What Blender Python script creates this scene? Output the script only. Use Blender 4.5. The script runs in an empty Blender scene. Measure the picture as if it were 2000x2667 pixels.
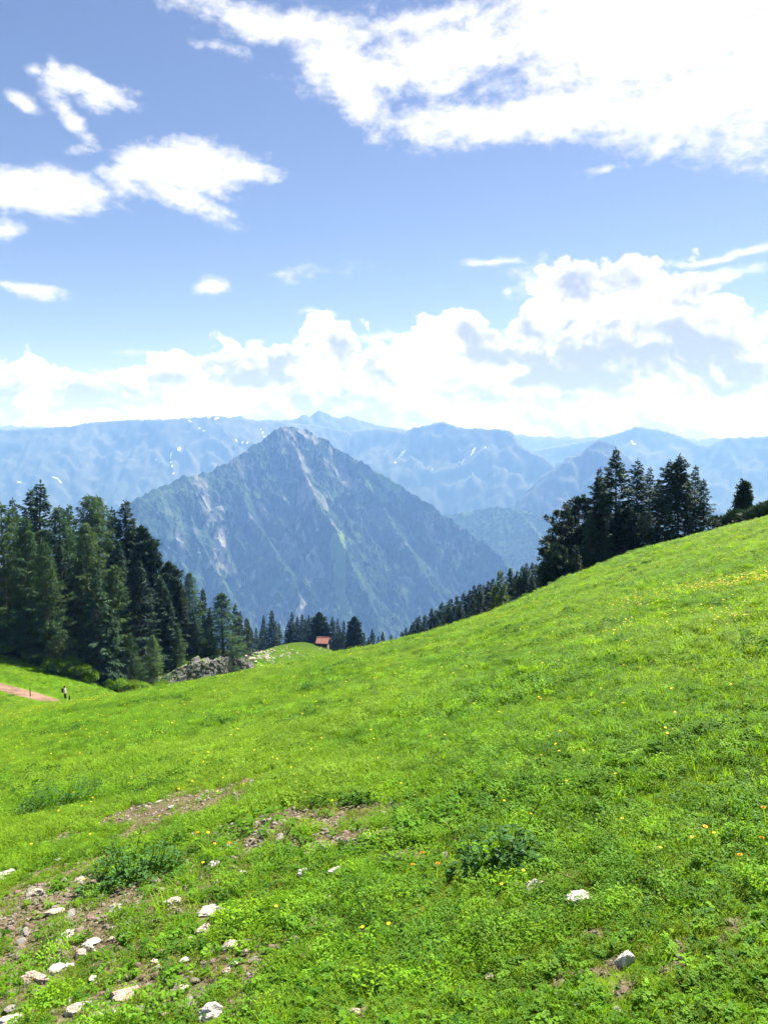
import bpy, bmesh, math, random
import numpy as np
from mathutils import Vector
from math import radians, sin, cos, tan, atan, atan2, pi, sqrt

random.seed(7)
RNG = np.random.default_rng(11)
scene = bpy.context.scene
COL = scene.collection

# ------------------------------------------------------------------ camera
PW, PH, FOC = 2000.0, 2667.0, 2015.0          # photograph size and focal length in its pixels
PITCH = radians(5.19)
CP, SP = cos(PITCH), sin(PITCH)
cam_data = bpy.data.cameras.new('camera')
cam_data.sensor_fit = 'VERTICAL'
cam_data.sensor_height = 36.0
cam_data.sensor_width = 27.0
cam_data.lens = 36.0 * FOC / PH
cam_data.clip_start = 0.05
cam_data.clip_end = 120000
cam = bpy.data.objects.new('camera', cam_data)
COL.objects.link(cam)
cam.location = (0, 0, 0)                        # eye height 1.6 m above the slope
cam.rotation_euler = (pi / 2 - PITCH, 0, 0)
scene.camera = cam

# ------------------------------------------------------------------ render / exposure
scene.render.engine = 'CYCLES'
cy = scene.cycles
cy.use_denoising = True
cy.use_adaptive_sampling = True
cy.adaptive_threshold = 0.02
cy.max_bounces = 6
cy.diffuse_bounces = 3
cy.glossy_bounces = 2
cy.transmission_bounces = 3
cy.transparent_max_bounces = 6
cy.volume_bounces = 0
cy.caustics_reflective = False
cy.caustics_refractive = False
vs = scene.view_settings
vs.view_transform = 'Standard'
vs.look = 'None'
vs.gamma = 1.0
vs.use_curve_mapping = False
vs.exposure = 1.7

SUN_AZ = radians(38)     # clockwise from the viewing direction (+Y towards +X)
SUN_EL = radians(50)
sun_data = bpy.data.lights.new('sun', 'SUN')
sun_data.energy = 4.8
sun_data.angle = radians(0.55)
sun_data.color = (1.0, 0.965, 0.91)
sun = bpy.data.objects.new('sun', sun_data)
COL.objects.link(sun)
sdir = Vector((sin(SUN_AZ) * cos(SUN_EL), cos(SUN_AZ) * cos(SUN_EL), sin(SUN_EL)))
sun.rotation_euler = sdir.to_track_quat('Z', 'Y').to_euler()
sun.location = sdir * 200

def direction(u, v):
    a = (u - PW / 2) / FOC
    b = (v - PH / 2) / FOC
    return (a, CP - b * SP, -SP - b * CP)

def at(u, v, y):
    """the point seen at (u, v) in the photograph, y metres ahead of the eye"""
    d = direction(u, v)
    k = y / d[1]
    return (d[0] * k, y, d[2] * k)

# ------------------------------------------------------------------ sky and clouds
class NT:
    def __init__(self, tree):
        self.t = tree
    def n(self, kind, **kw):
        nd = self.t.nodes.new(kind)
        for k, v in kw.items():
            setattr(nd, k, v)
        return nd
    def link(self, a, b):
        self.t.links.new(a, b)
    def _in(self, sock, v):
        if hasattr(v, 'is_output'):
            self.t.links.new(v, sock)
        elif v is not None:
            sock.default_value = v
    def m(self, op, a, b=None, c=None, clamp=False):
        nd = self.t.nodes.new('ShaderNodeMath')
        nd.operation = op
        nd.use_clamp = clamp
        for i, v in enumerate((a, b, c)):
            if v is not None:
                self._in(nd.inputs[i], v)
        return nd.outputs[0]
    def vm(self, op, a, b=None, scale=None):
        nd = self.t.nodes.new('ShaderNodeVectorMath')
        nd.operation = op
        self._in(nd.inputs[0], a)
        if b is not None:
            self._in(nd.inputs[1], b)
        if scale is not None:
            self._in(nd.inputs['Scale'], scale)
        return nd.outputs['Value'] if op in ('LENGTH', 'DOT_PRODUCT') else nd.outputs[0]
    def noise(self, vec, scale, detail=4, rough=0.55, dist=0.0, lac=2.0, color=False, two=False):
        nd = self.t.nodes.new('ShaderNodeTexNoise')
        if two: nd.noise_dimensions = '2D'
        if vec is not None:
            self._in(nd.inputs['Vector'], vec)
        nd.inputs['Scale'].default_value = scale
        nd.inputs['Detail'].default_value = detail
        nd.inputs['Roughness'].default_value = rough
        nd.inputs['Lacunarity'].default_value = lac
        nd.inputs['Distortion'].default_value = dist
        return nd.outputs['Color'] if color else nd.outputs[0]
    def step(self, x, lo, hi, smooth=True, a=0.0, b=1.0):
        nd = self.t.nodes.new('ShaderNodeMapRange')
        nd.interpolation_type = 'SMOOTHSTEP' if smooth else 'LINEAR'
        nd.clamp = True
        self._in(nd.inputs[0], x)
        self._in(nd.inputs[1], lo)
        self._in(nd.inputs[2], hi)
        nd.inputs[3].default_value = a
        nd.inputs[4].default_value = b
        return nd.outputs[0]
    def mix(self, f, a, b):
        nd = self.t.nodes.new('ShaderNodeMix')
        nd.data_type = 'RGBA'
        self._in(nd.inputs[0], f)
        for s, v in ((nd.inputs[6], a), (nd.inputs[7], b)):
            if isinstance(v, tuple) and len(v) == 3:
                v = (*v, 1.0)
            self._in(s, v)
        return nd.outputs[2]
    def comb(self, x, y, z=0.0):
        nd = self.t.nodes.new('ShaderNodeCombineXYZ')
        for i, v in enumerate((x, y, z)):
            self._in(nd.inputs[i], v)
        return nd.outputs[0]
    def sep(self, v):
        nd = self.t.nodes.new('ShaderNodeSeparateXYZ')
        self._in(nd.inputs[0], v)
        return nd.outputs

world = bpy.data.worlds.new('World')
scene.world = world
world.use_nodes = True
wt = world.node_tree
wt.nodes.clear()
w = NT(wt)
sky = w.n('ShaderNodeTexSky')
sky.sky_type = 'NISHITA'
sky.sun_disc = False
sky.sun_elevation = SUN_EL
sky.sun_rotation = SUN_AZ
sky.altitude = 1800
sky.air_density = 1.0
sky.dust_density = 0.6
sky.ozone_density = 4.0
SKY_STRENGTH = 0.05
UNIT = FOC / 1000.0

def azel(u, v):
    d = direction(u, v)
    L = sqrt(d[0]**2 + d[1]**2 + d[2]**2)
    return (atan2(d[0], d[1]) * UNIT, math.asin(d[2] / L) * UNIT)

tc = w.n('ShaderNodeTexCoord')
X, Y, Z = w.sep(tc.outputs['Generated'])
az = w.m('MULTIPLY', w.m('ARCTAN2', X, Y), UNIT)
el = w.m('MULTIPLY', w.m('ARCSINE', Z), UNIT)
q = w.comb(az, el)

def blob_field(vec, blobs):
    out = None
    one = w.vm('ADD', vec, (0, 0, 1))
    for (u, v, ru, rv, rot, wgt) in blobs:
        cx, cy_ = azel(u, v)
        c, s_ = cos(radians(rot)), sin(radians(rot))
        rx, ry = ru / 1000.0, rv / 1000.0
        p1 = w.vm('DOT_PRODUCT', one, (c / rx, s_ / rx, -(cx * c + cy_ * s_) / rx))
        p2 = w.vm('DOT_PRODUCT', one, (-s_ / ry, c / ry, -(-cx * s_ + cy_ * c) / ry))
        d2 = w.m('MULTIPLY_ADD', p1, p1, w.m('MULTIPLY', p2, p2))
        f = w.m('MULTIPLY_ADD', w.m('SQRT', d2), -wgt, wgt)
        out = f if out is None else w.m('MAXIMUM', out, f)
    return out

wn = w.vm('SUBTRACT', w.noise(w.vm('MULTIPLY', q, (1, 1.6, 1)), 5.0, 4, 0.55, color=True, two=True), (0.5, 0.5, 0.5))
def warp(vec, amp):
    return w.vm('MULTIPLY_ADD', wn, (amp, amp * 0.6, 0), None) if False else w.vm('ADD', vec, w.vm('MULTIPLY', wn, (amp, amp * 0.6, 0)))

# thin high sheets, combed out by the wind
SHEETS = [
    (1700, 50, 640, 200, 0, 1.0), (1180, 140, 430, 80, 8, .9), (760, 70, 260, 50, -4, .75), (1130, 45, 260, 28, 8, .7),
    (880, 180, 190, 80, -35, .75), (960, 285, 100, 65, -30, .7), (1250, 330, 260, 60, -4, .7),
    (1480, 285, 320, 80, 4, .95), (1780, 268, 230, 108, 8, 1.0), (2150, 100, 400, 230, 0, 1.0),
    (1560, 440, 60, 12, 15, .35),
    (490, 440, 225, 66, 0, 1.0), (630, 452, 125, 36, 0, .9), (370, 425, 100, 58, 10, .8), (80, 495, 260, 60, 4, 1.0), (460, 512, 150, 34, -20, .8), (330, 480, 120, 30, -15, .6),
    (235, 222, 125, 34, -8, .9), (250, 250, 60, 36, 0, .8), (138, 180, 30, 20, -35, .55), (80, 177, 22, 14, 0, .4),
    (78, 273, 42, 13, -22, .5), (205, 330, 105, 24, -45, .6), (230, 395, 65, 18, 15, .4), (5, 600, 60, 24, 6, .7),
    (40, 745, 125, 20, -4, .6), (555, 748, 42, 24, 0, .6), (765, 712, 110, 22, 8, .33), (1280, 683, 100, 11, 0, .55),
    (1365, 735, 62, 48, 20, .42), (1320, 765, 22, 30, 0, .35), (1880, 670, 160, 15, 6, .65), (1850, 730, 140, 24, 7, .8),
    (1980, 858, 60, 22, 8, .6), (800, 815, 32, 10, 0, .4), (860, 817, 18, 9, 0, .4), (1010, 875, 60, 14, 0, .4),
    (480, 930, 130, 9, -3, .55), (570, 125, 80, 16, -8, .35),
]
qa = warp(q, 0.065)
fa = blob_field(qa, SHEETS)
na = w.noise(w.vm('MULTIPLY', qa, (1.0, 1.9, 1)), 5.2, 7, 0.62, 0.0, two=True)
nb = w.noise(w.vm('MULTIPLY', q, (1.0, 1.7, 1)), 26.0, 5, 0.62, 0.0, two=True)
# elsewhere in the sky the same broken sheets go on, out of the frame
zc = w.m('ADD', w.m('MAXIMUM', Z, 0.0), 0.25)
gen = w.noise(w.comb(w.m('DIVIDE', X, zc), w.m('DIVIDE', Y, zc)), 1.1, 4, 0.5, 0.0, two=True)
inframe = w.m('MULTIPLY', w.step(w.m('ABSOLUTE', az), 1.0, 1.35, a=1.0, b=0.0), w.step(el, 1.0, 1.3, a=1.0, b=0.0))
fgen = w.m('MULTIPLY_ADD', gen, 3.2, -1.85)
fgen = w.m('SUBTRACT', fgen, w.m('MULTIPLY', inframe, 3.0))
fa = w.m('MAXIMUM', fa, fgen)
da = w.m('ADD', fa, w.m('MULTIPLY_ADD', na, 1.35, -0.70))
da = w.m('ADD', da, w.m('MULTIPLY_ADD', nb, 0.66, -0.33))
alpha_a = w.step(da, -0.10, 0.62)

# heaped clouds standing along the horizon
HEAPS = [
    (870, 905, 85, 85, 0, 1.0), (1185, 895, 105, 95, 0, 1.0), (1270, 945, 160, 90, -20, 1.0), (1480, 785, 120, 115, 0, 1.0), (1450, 850, 110, 100, 0, 1.0),
    (1640, 815, 210, 125, 0, 1.0), (1780, 860, 190, 120, -15, 1.0), (1860, 915, 120, 100, 0, 1.0), (1600, 930, 300, 140, 0, 1.2),
    (1050, 960, 190, 75, 0, 1.0), (760, 965, 290, 80, 0, 1.0), (560, 975, 230, 62, 0, 1.0), (380, 1000, 190, 55, 0, .9),
    (60, 1010, 180, 70, 0, 1.0), (220, 1030, 210, 60, 0, .9), (1400, 990, 350, 120, 0, 1.2), (1760, 1010, 380, 130, 0, 1.2), (2080, 1010, 220, 90, 0, 1.0),
]
qb = warp(q, 0.06)
fb = blob_field(qb, HEAPS)
def puffs(vec):
    """rounded swellings with creases between them"""
    n_ = w.noise(vec, 8.5, 4, 0.5, 0.0, 2.1, two=True)
    return w.m('ABSOLUTE', w.m('MULTIPLY_ADD', n_, 2.0, -1.0))
qc = warp(q, 0.05)
puff = puffs(qc)
nbk = w.noise(w.comb(w.m('MULTIPLY', X, 1.0), w.m('MULTIPLY', Y, 1.0), 0.0), 5.0, 3, 0.6, two=True)
EL0 = azel(1000, 1030)[1]
bank = w.m('MULTIPLY_ADD', w.m('SUBTRACT', el, EL0), -11.0, w.m('MULTIPLY_ADD', nbk, 1.8, -0.6))
bank = w.m('MINIMUM', bank, 1.2)
fb = w.m('SMOOTH_MAX', fb, bank, 0.2)
db = w.m('ADD', fb, w.m('MULTIPLY_ADD', puff, 1.25, -0.16))
db = w.m('ADD', db, w.m('MULTIPLY_ADD', nb, 0.20, -0.10))
alpha_b = w.step(db, 0.0, 0.22)
# self-shading painted into the thick heaps: soft grey bellies away from the sun
relief = w.m('SUBTRACT', puffs(w.vm('ADD', qc, (0.012, 0.026, 0))), puff)
low = w.noise(w.vm('MULTIPLY', q, (1, 1.5, 1)), 5.0, 3, 0.5, two=True)
belly = w.step(w.m('MULTIPLY_ADD', relief, 1.5, w.m('MULTIPLY_ADD', low, 3.0, -0.95)), 0.0, 1.0)
belly = w.m('MULTIPLY', belly, w.step(db, 0.1, 0.6))
alpha = w.m('MAXIMUM', alpha_a, alpha_b)
shade_a = w.m('MULTIPLY', w.step(da, 0.75, 1.5), w.step(low, 0.35, 0.75))
shade = w.m('MAXIMUM', w.m('MULTIPLY', shade_a, 0.8), w.m('MULTIPLY', belly, alpha_b))
CLOUD_B = 0.36
cloud = w.mix(shade, (CLOUD_B, CLOUD_B * 1.0, CLOUD_B * 1.01), (CLOUD_B * .47, CLOUD_B * .53, CLOUD_B * .68))
skyc = w.vm('MULTIPLY', sky.outputs[0], (SKY_STRENGTH * 1.03, SKY_STRENGTH * .885, SKY_STRENGTH * .87))
final = w.mix(alpha, skyc, cloud)
bg = w.n('ShaderNodeBackground')
w.link(final, bg.inputs[0])
bg.inputs[1].default_value = 1.0
wo = w.n('ShaderNodeOutputWorld')
w.link(bg.outputs[0], wo.inputs[0])
world.cycles.sampling_method = 'MANUAL'
world.cycles.sample_map_resolution = 512

# ------------------------------------------------------------------ numpy noise
_perm = np.random.default_rng(3).permutation(512).astype(np.int64)
_perm = np.concatenate([_perm, _perm, _perm])
_ang = np.random.default_rng(4).uniform(0, 2 * np.pi, 512)
_gx, _gy = np.cos(_ang), np.sin(_ang)

def perlin(x, y):
    x = np.asarray(x, float); y = np.asarray(y, float)
    xi = np.floor(x).astype(np.int64); yi = np.floor(y).astype(np.int64)
    xf = x - xi; yf = y - yi
    u = xf * xf * xf * (xf * (xf * 6 - 15) + 10)
    v = yf * yf * yf * (yf * (yf * 6 - 15) + 10)
    def g(ix, iy, dx, dy):
        h = _perm[(_perm[ix & 511] + iy) & 511]
        return _gx[h] * dx + _gy[h] * dy
    a = g(xi, yi, xf, yf); b = g(xi + 1, yi, xf - 1, yf)
    c = g(xi, yi + 1, xf, yf - 1); d = g(xi + 1, yi + 1, xf - 1, yf - 1)
    return (a + u * (b - a) + v * ((c + u * (d - c)) - (a + u * (b - a)))) * 1.5

def fbm(x, y, octs=4, gain=0.5, lac=2.03):
    s = 0.0; amp = 1.0; tot = 0.0
    for i in range(octs):
        s = s + amp * perlin(x + 17.3 * i, y - 9.1 * i)
        tot += amp; amp *= gain
        x = x * lac; y = y * lac
    return s / tot

def ridged(x, y, octs=4, gain=0.55, lac=2.1):
    s = 0.0; amp = 1.0; tot = 0.0
    for i in range(octs):
        s = s + amp * (1 - np.abs(perlin(x + 31.7 * i, y + 5.3 * i)) * 2)
        tot += amp; amp *= gain
        x = x * lac; y = y * lac
    return s / tot

def sstep(x, a, b):
    t = np.clip((x - a) / (b - a), 0, 1)
    return t * t * (3 - 2 * t)

# ------------------------------------------------------------------ object helpers
def tag(o, label=None, cat=None, group=None, kind=None):
    if label: o['label'] = label
    if cat: o['category'] = cat
    if group: o['group'] = group
    if kind: o['kind'] = kind
    return o

def mesh_from(name, V, Fc, mats=(), smooth=False, midx=None):
    me = bpy.data.meshes.new(name)
    V = np.asarray(V, np.float32).reshape(-1, 3)
    me.vertices.add(len(V))
    me.vertices.foreach_set('co', V.ravel())
    if isinstance(Fc, np.ndarray):
        nf, k = Fc.shape
        me.loops.add(nf * k)
        me.loops.foreach_set('vertex_index', Fc.astype(np.int32).ravel())
        me.polygons.add(nf)
        me.polygons.foreach_set('loop_start', np.arange(0, nf * k, k, dtype=np.int32))
    else:
        flat = [i for f in Fc for i in f]
        lens = [len(f) for f in Fc]
        st = np.concatenate([[0], np.cumsum(lens)[:-1]]).astype(np.int32)
        me.loops.add(len(flat))
        me.loops.foreach_set('vertex_index', np.array(flat, np.int32))
        me.polygons.add(len(lens))
        me.polygons.foreach_set('loop_start', st)
    for m in mats:
        me.materials.append(m)
    if midx is not None:
        me.polygons.foreach_set('material_index', np.asarray(midx, np.int32))
    me.polygons.foreach_set('use_smooth', np.full(len(me.polygons), smooth, bool))
    me.update(calc_edges=True)
    return me

def link(name, data, parent=None, loc=None):
    o = bpy.data.objects.new(name, data)
    COL.objects.link(o)
    if parent is not None: o.parent = parent
    if loc is not None: o.location = loc
    return o

def empty(name, loc):
    o = bpy.data.objects.new(name, None)
    o.empty_display_size = 0.2
    o.location = loc
    COL.objects.link(o)
    return o

def attr(me, name, vals):
    a = me.attributes.new(name, 'FLOAT', 'POINT')
    a.data.foreach_set('value', np.asarray(vals, np.float32).ravel())

def grid_mesh(name, Xg, Yg, Zg, mats, smooth=True):
    ny, nx = Zg.shape
    V = np.stack([Xg, Yg, Zg], -1).reshape(-1, 3)
    i = np.arange(ny * nx).reshape(ny, nx)
    Fc = np.stack([i[:-1, :-1], i[:-1, 1:], i[1:, 1:], i[1:, :-1]], -1).reshape(-1, 4)
    return mesh_from(name, V, Fc, mats, smooth)

# ------------------------------------------------------------------ materials
def new_mat(name):
    m = bpy.data.materials.new(name)
    m.use_nodes = True
    m.node_tree.nodes.clear()
    k = NT(m.node_tree)
    out = k.n('ShaderNodeOutputMaterial')
    return m, k, out

def principled(k, color, rough=0.8, bump=None, strength=0.3, dist=0.05, spec=0.3):
    p = k.n('ShaderNodeBsdfPrincipled')
    if isinstance(color, tuple) and len(color) == 3: color = (*color, 1)
    k._in(p.inputs['Base Color'], color)
    k._in(p.inputs['Roughness'], rough)
    p.inputs['Specular IOR Level'].default_value = spec
    if bump is not None:
        b = k.n('ShaderNodeBump')
        b.inputs['Strength'].default_value = strength
        b.inputs['Distance'].default_value = dist
        k.link(bump, b.inputs['Height'])
        k.link(b.outputs[0], p.inputs['Normal'])
    return p

def geo_attr(k, name):
    a = k.n('ShaderNodeAttribute', attribute_name=name)
    return a.outputs['Fac']

def leaf_mat(name, dark, light, trans=0.45, rough=0.55, patch=None, patch_scale=0.35, spec=0.12, tint=(1.45, 1.35, 0.6)):
    """thin leaf: diffuse, translucent and a little gloss; random per plant, patchy over the ground"""
    m, k, out = new_mat(name)
    oi = k.n('ShaderNodeObjectInfo')
    r = oi.outputs['Random']
    col = k.mix(r, dark, light)
    if patch is not None:
        nb_ = k.noise(oi.outputs['Location'], 0.07, 3, 0.6)
        col = k.mix(k.step(nb_, 0.5, 0.72, True, 0.0, 0.5), col, (0.16, 0.20, 0.03))
    if patch is not None:
        n = k.noise(oi.outputs['Location'], patch_scale, 3, 0.55)
        col = k.mix(k.step(n, 0.42, 0.66), col, patch)
    g = k.n('ShaderNodeNewGeometry')
    jit = k.noise(g.outputs['Position'], 9.0, 2, 0.6)
    hv = k.n('ShaderNodeHueSaturation')
    k.link(col, hv.inputs['Color'])
    k.link(k.m('MULTIPLY', k.step(jit, 0.25, 0.75, False, 0.75, 1.3), k.step(k.m('FRACT', k.m('MULTIPLY', r, 7.31)), 0.0, 1.0, False, 0.72, 1.28)), hv.inputs['Value'])
    p = principled(k, hv.outputs[0], rough, spec=spec)
    t = k.n('ShaderNodeBsdfTranslucent')
    tcx = k.vm('MULTIPLY', hv.outputs[0], tint)
    k.link(tcx, t.inputs[0])
    mx = k.n('ShaderNodeMixShader')
    mx.inputs[0].default_value = trans
    k.link(p.outputs[0], mx.inputs[1]); k.link(t.outputs[0], mx.inputs[2])
    k.link(mx.outputs[0], out.inputs[0])
    return m

MAT = {}
G_D, G_L = (0.102, 0.222, 0.007), (0.220, 0.388, 0.013)
MAT['blade'] = leaf_mat('grass_blade', G_D, G_L, 0.52, 0.6, (0.200, 0.330, 0.018), 0.30)
MAT['herb'] = leaf_mat('meadow_leaf', (0.048, 0.148, 0.010), (0.165, 0.325, 0.016), 0.48, 0.6, (0.18, 0.30, 0.02), 0.30)
MAT['moss'] = leaf_mat('short_turf', (0.105, 0.185, 0.010), (0.190, 0.280, 0.018), 0.45, 0.7, (0.20, 0.24, 0.04), 0.8)
MAT['dock'] = leaf_mat('thistle_leaf', (0.028, 0.088, 0.018), (0.066, 0.155, 0.034), 0.35, 0.6, spec=0.14, tint=(1.1, 1.1, .7))
MAT['broad'] = leaf_mat('broad_weed_leaf', (0.045, 0.125, 0.010), (0.095, 0.205, 0.016), 0.42, 0.7, spec=0.06)
MAT['straw'] = leaf_mat('dry_stalk', (0.20, 0.15, 0.06), (0.32, 0.25, 0.10), 0.3, 0.7)
MAT['darkstem'] = leaf_mat('seed_stalk', (0.05, 0.035, 0.02), (0.10, 0.06, 0.03), 0.1, 0.7)
MAT['petal'] = leaf_mat('yellow_petal', (0.72, 0.50, 0.015), (0.80, 0.64, 0.03), 0.35, 0.5, tint=(1, 1, 1))
MAT['petal_orange'] = leaf_mat('orange_petal', (0.80, 0.30, 0.010), (0.80, 0.40, 0.015), 0.3, 0.5, tint=(1, 1, 1))
MAT['spruce'] = leaf_mat('spruce_needles', (0.018, 0.053, 0.024), (0.042, 0.082, 0.033), 0.2, 0.6, tint=(1.1, 1.1, .8))
MAT['spruce_light'] = leaf_mat('young_spruce_needles', (0.095, 0.165, 0.035), (0.140, 0.215, 0.045), 0.35, 0.6, tint=(1.1, 1.1, .8))
MAT['larch'] = leaf_mat('larch_needles', (0.040, 0.095, 0.028), (0.088, 0.150, 0.044), 0.3, 0.6, tint=(1.1, 1.1, .8))
MAT['pine'] = leaf_mat('stone_pine_needles', (0.017, 0.044, 0.022), (0.032, 0.064, 0.030), 0.16, 0.6, tint=(1.1, 1.1, .8))
MAT['shrub'] = leaf_mat('shrub_leaves', (0.105, 0.205, 0.024), (0.165, 0.280, 0.034), 0.45, 0.5)

def stone_mat(name, c1, c2):
    m, k, out = new_mat(name)
    tcn = k.n('ShaderNodeTexCoord'); oi = k.n('ShaderNodeObjectInfo')
    v = k.vm('ADD', tcn.outputs['Object'], oi.outputs['Location'])
    n = k.noise(v, 30.0, 6, 0.65); d_ = k.noise(v, 11.0, 5, 0.65); e_ = k.noise(v, 95.0, 3, 0.6)
    col = k.mix(k.step(n, 0.3, 0.7), c1, c2)
    col = k.mix(k.step(d_, 0.54, 0.70, True, 0.0, 0.75), col, (0.20, 0.165, 0.12))
    col = k.mix(k.step(e_, 0.60, 0.72, True, 0.0, 0.6), col, (0.16, 0.15, 0.13))
    p = principled(k, col, 0.92, k.m('ADD', n, k.m('MULTIPLY', e_, 0.3)), 1.0, 0.014, 0.15)
    k.link(p.outputs[0], out.inputs[0])
    return m

def simple_mat(name, c1, c2, scale, rough=0.9, bumps=0.5, dist=0.05, detail=6, spec=0.2):
    m, k, out = new_mat(name)
    tcn = k.n('ShaderNodeTexCoord')
    n = k.noise(tcn.outputs['Object'], scale, detail, 0.6)
    col = k.mix(k.step(n, 0.3, 0.7), c1, c2)
    p = principled(k, col, rough, n, bumps, dist, spec)
    k.link(p.outputs[0], out.inputs[0])
    return m
MAT['bark'] = simple_mat('bark', (0.06, 0.045, 0.035), (0.14, 0.11, 0.085), 6.0)
MAT['stone_white'] = stone_mat('limestone_white', (0.37, 0.335, 0.29), (0.56, 0.525, 0.47))
MAT['stone_cream'] = stone_mat('limestone_cream', (0.31, 0.26, 0.20), (0.48, 0.42, 0.34))
MAT['stone_pink'] = stone_mat('limestone_pink', (0.34, 0.24, 0.19), (0.50, 0.385, 0.32))
MAT['stone_dark'] = simple_mat('stone_brown', (0.12, 0.08, 0.06), (0.24, 0.17, 0.13), 18.0, 0.85, 0.6, 0.01)
MAT['wood_dark'] = simple_mat('weathered_wood', (0.035, 0.028, 0.022), (0.075, 0.06, 0.045), 5.0)
MAT['roof_red'] = simple_mat('red_roof', (0.29, 0.115, 0.085), (0.38, 0.165, 0.125), 3.0, 0.6, 0.2)
MAT['wallstone'] = simple_mat('hut_base_stone', (0.12, 0.11, 0.10), (0.26, 0.24, 0.22), 4.0)

# ------------------------------------------------------------------ near terrain
def z0(x, y):
    c = 0.25 + 0.05 * np.tanh(x / 6.0)
    xs = 140 * np.tanh(x / 140.0)
    return -1.6 - 0.216 * y + c * xs

CTRL = []
def ctl(u, v, y):
    CTRL.append(at(u, v, y))
RIM = [(0, 1850, 50), (200, 1830, 43), (350, 1806, 39), (600, 1770, 35), (800, 1730, 35), (1000, 1684, 37), (1150, 1646, 39),
       (1300, 1594, 44), (1450, 1520, 62), (1600, 1448, 82), (1700, 1422, 80), (1800, 1408, 76), (1900, 1386, 72), (2000, 1362, 70)]
for r in RIM: ctl(*r)
for yy in (-30, -12, 0, 4, 10, 18, 26):
    for xx in (-30, -12, -4, 0, 4, 12, 30):
        CTRL.append((xx, yy, float(z0(np.float64(xx), np.float64(yy)))))
for (xx, yy) in ((-90, 20), (-120, -20), (90, 20), (130, -10), (130, 60), (22, 50)):
    CTRL.append((xx, yy, float(z0(np.float64(xx), np.float64(yy)))))
for c in [(0, 1785, 84), (172, 1829, 88), (90, 1818, 80), (0, 1702, 116), (150, 1740, 118), (-250, 1680, 116), (-250, 1800, 80),
          (250, 1785, 115), (330, 1800, 122), (420, 1795, 128), (550, 1780, 138), (640, 1765, 150),
          (330, 1700, 138), (430, 1712, 140), (550, 1700, 152), (640, 1712, 160),
          (0, 1610, 150), (150, 1620, 150), (325, 1650, 150), (-250, 1550, 150),
          (0, 1520, 200), (200, 1580, 200), (400, 1670, 200), (-250, 1480, 200),
          (690, 1745, 178), (760, 1728, 198), (650, 1706, 235), (720, 1700, 240), (800, 1716, 215), (900, 1716, 238),
          (842, 1740, 278), (650, 1745, 285), (1000, 1800, 270), (400, 1750, 270), (0, 1600, 280),
          (1000, 1730, 60), (1000, 1775, 100), (1000, 1790, 160), (850, 1780, 80), (850, 1775, 140), (700, 1795, 80), (500, 1820, 80), (350, 1835, 80),
          (1300, 1640, 70), (1300, 1700, 100), (1300, 1720, 160), (1300, 1760, 240),
          (1450, 1560, 85), (1600, 1490, 112), (1600, 1620, 160), (1600, 1720, 240),
          (1800, 1440, 110), (2000, 1385, 105), (2000, 1520, 150), (2000, 1680, 240),
          (2600, 1260, 74), (2600, 1340, 130), (2600, 1600, 240), (-700, 1700, 100), (-700, 1480, 200)]:
    ctl(*c)
CTRL = np.array(CTRL)

class TPS:
    def __init__(self, P, vals, lam=0.4):
        self.P = P / 50.0
        n = len(P)
        K = self._k(self.P, self.P) + lam * 0.02 * np.eye(n)
        A = np.zeros((n + 3, n + 3))
        A[:n, :n] = K
        A[:n, n] = 1; A[:n, n + 1:] = self.P
        A[n, :n] = 1; A[n + 1:, :n] = self.P.T
        self.w = np.linalg.solve(A, np.concatenate([vals, np.zeros(3)]))
    @staticmethod
    def _k(a, b):
        d2 = ((a[:, None, :] - b[None, :, :]) ** 2).sum(-1)
        return 0.5 * d2 * np.log(d2 + 1e-12)
    def __call__(self, x, y):
        Q = np.stack([x, y], -1).reshape(-1, 2) / 50.0
        out = np.empty(len(Q))
        n = len(self.P)
        for s in range(0, len(Q), 20000):
            q_ = Q[s:s + 20000]
            out[s:s + 20000] = self._k(q_, self.P) @ self.w[:n] + self.w[n] + q_ @ self.w[n + 1:]
        return out.reshape(np.shape(x))
tps = TPS(CTRL[:, :2], CTRL[:, 2] - z0(CTRL[:, 0], CTRL[:, 1]), 0.15)

KN = at(842, 1690, 245)
def smooth_height(x, y):
    x = np.asarray(x, float); y = np.asarray(y, float)
    yc = np.clip(y, -30, 290); xc = np.clip(x, -190, 190)
    z = z0(xc, yc) + tps(xc, yc)
    far = np.maximum(0, y - 290)
    z = z - 0.72 * (np.sqrt(far ** 2 + 900) - 30)
    beh = np.maximum(0, -30 - y)
    z = z + 0.25 * beh
    side = np.maximum(0, np.abs(x) - 190)
    z = z - np.where(x > 0, 0.1, -0.15) * side
    # knoll with the hut
    kx, ky = at(800, 1700, 245)[0], 246.0
    z = z + 4.2 * np.exp(-(((x - kx) / 13.0) ** 2 + ((y - ky) / 10.0) ** 2))
    return z

def micro(x, y):
    d = np.sqrt(x * x + y * y)
    m = 0.045 * fbm(x / 0.9, y / 0.9, 3) + 0.10 * fbm(x / 4.0 + 7, y / 4.0, 3) * np.minimum(1, d / 8)
    m = m + 0.022 * fbm(x / 0.22, y / 0.22, 2) * np.exp(-d / 14)
    m = m + 0.16 * fbm(x / 6.0 + 11, y / 6.0, 3) * sstep(d, 5, 14)
    m = m + 0.30 * fbm(x / 16.0, y / 16.0 + 3, 3) * sstep(d, 12, 30)
    return m

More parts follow.
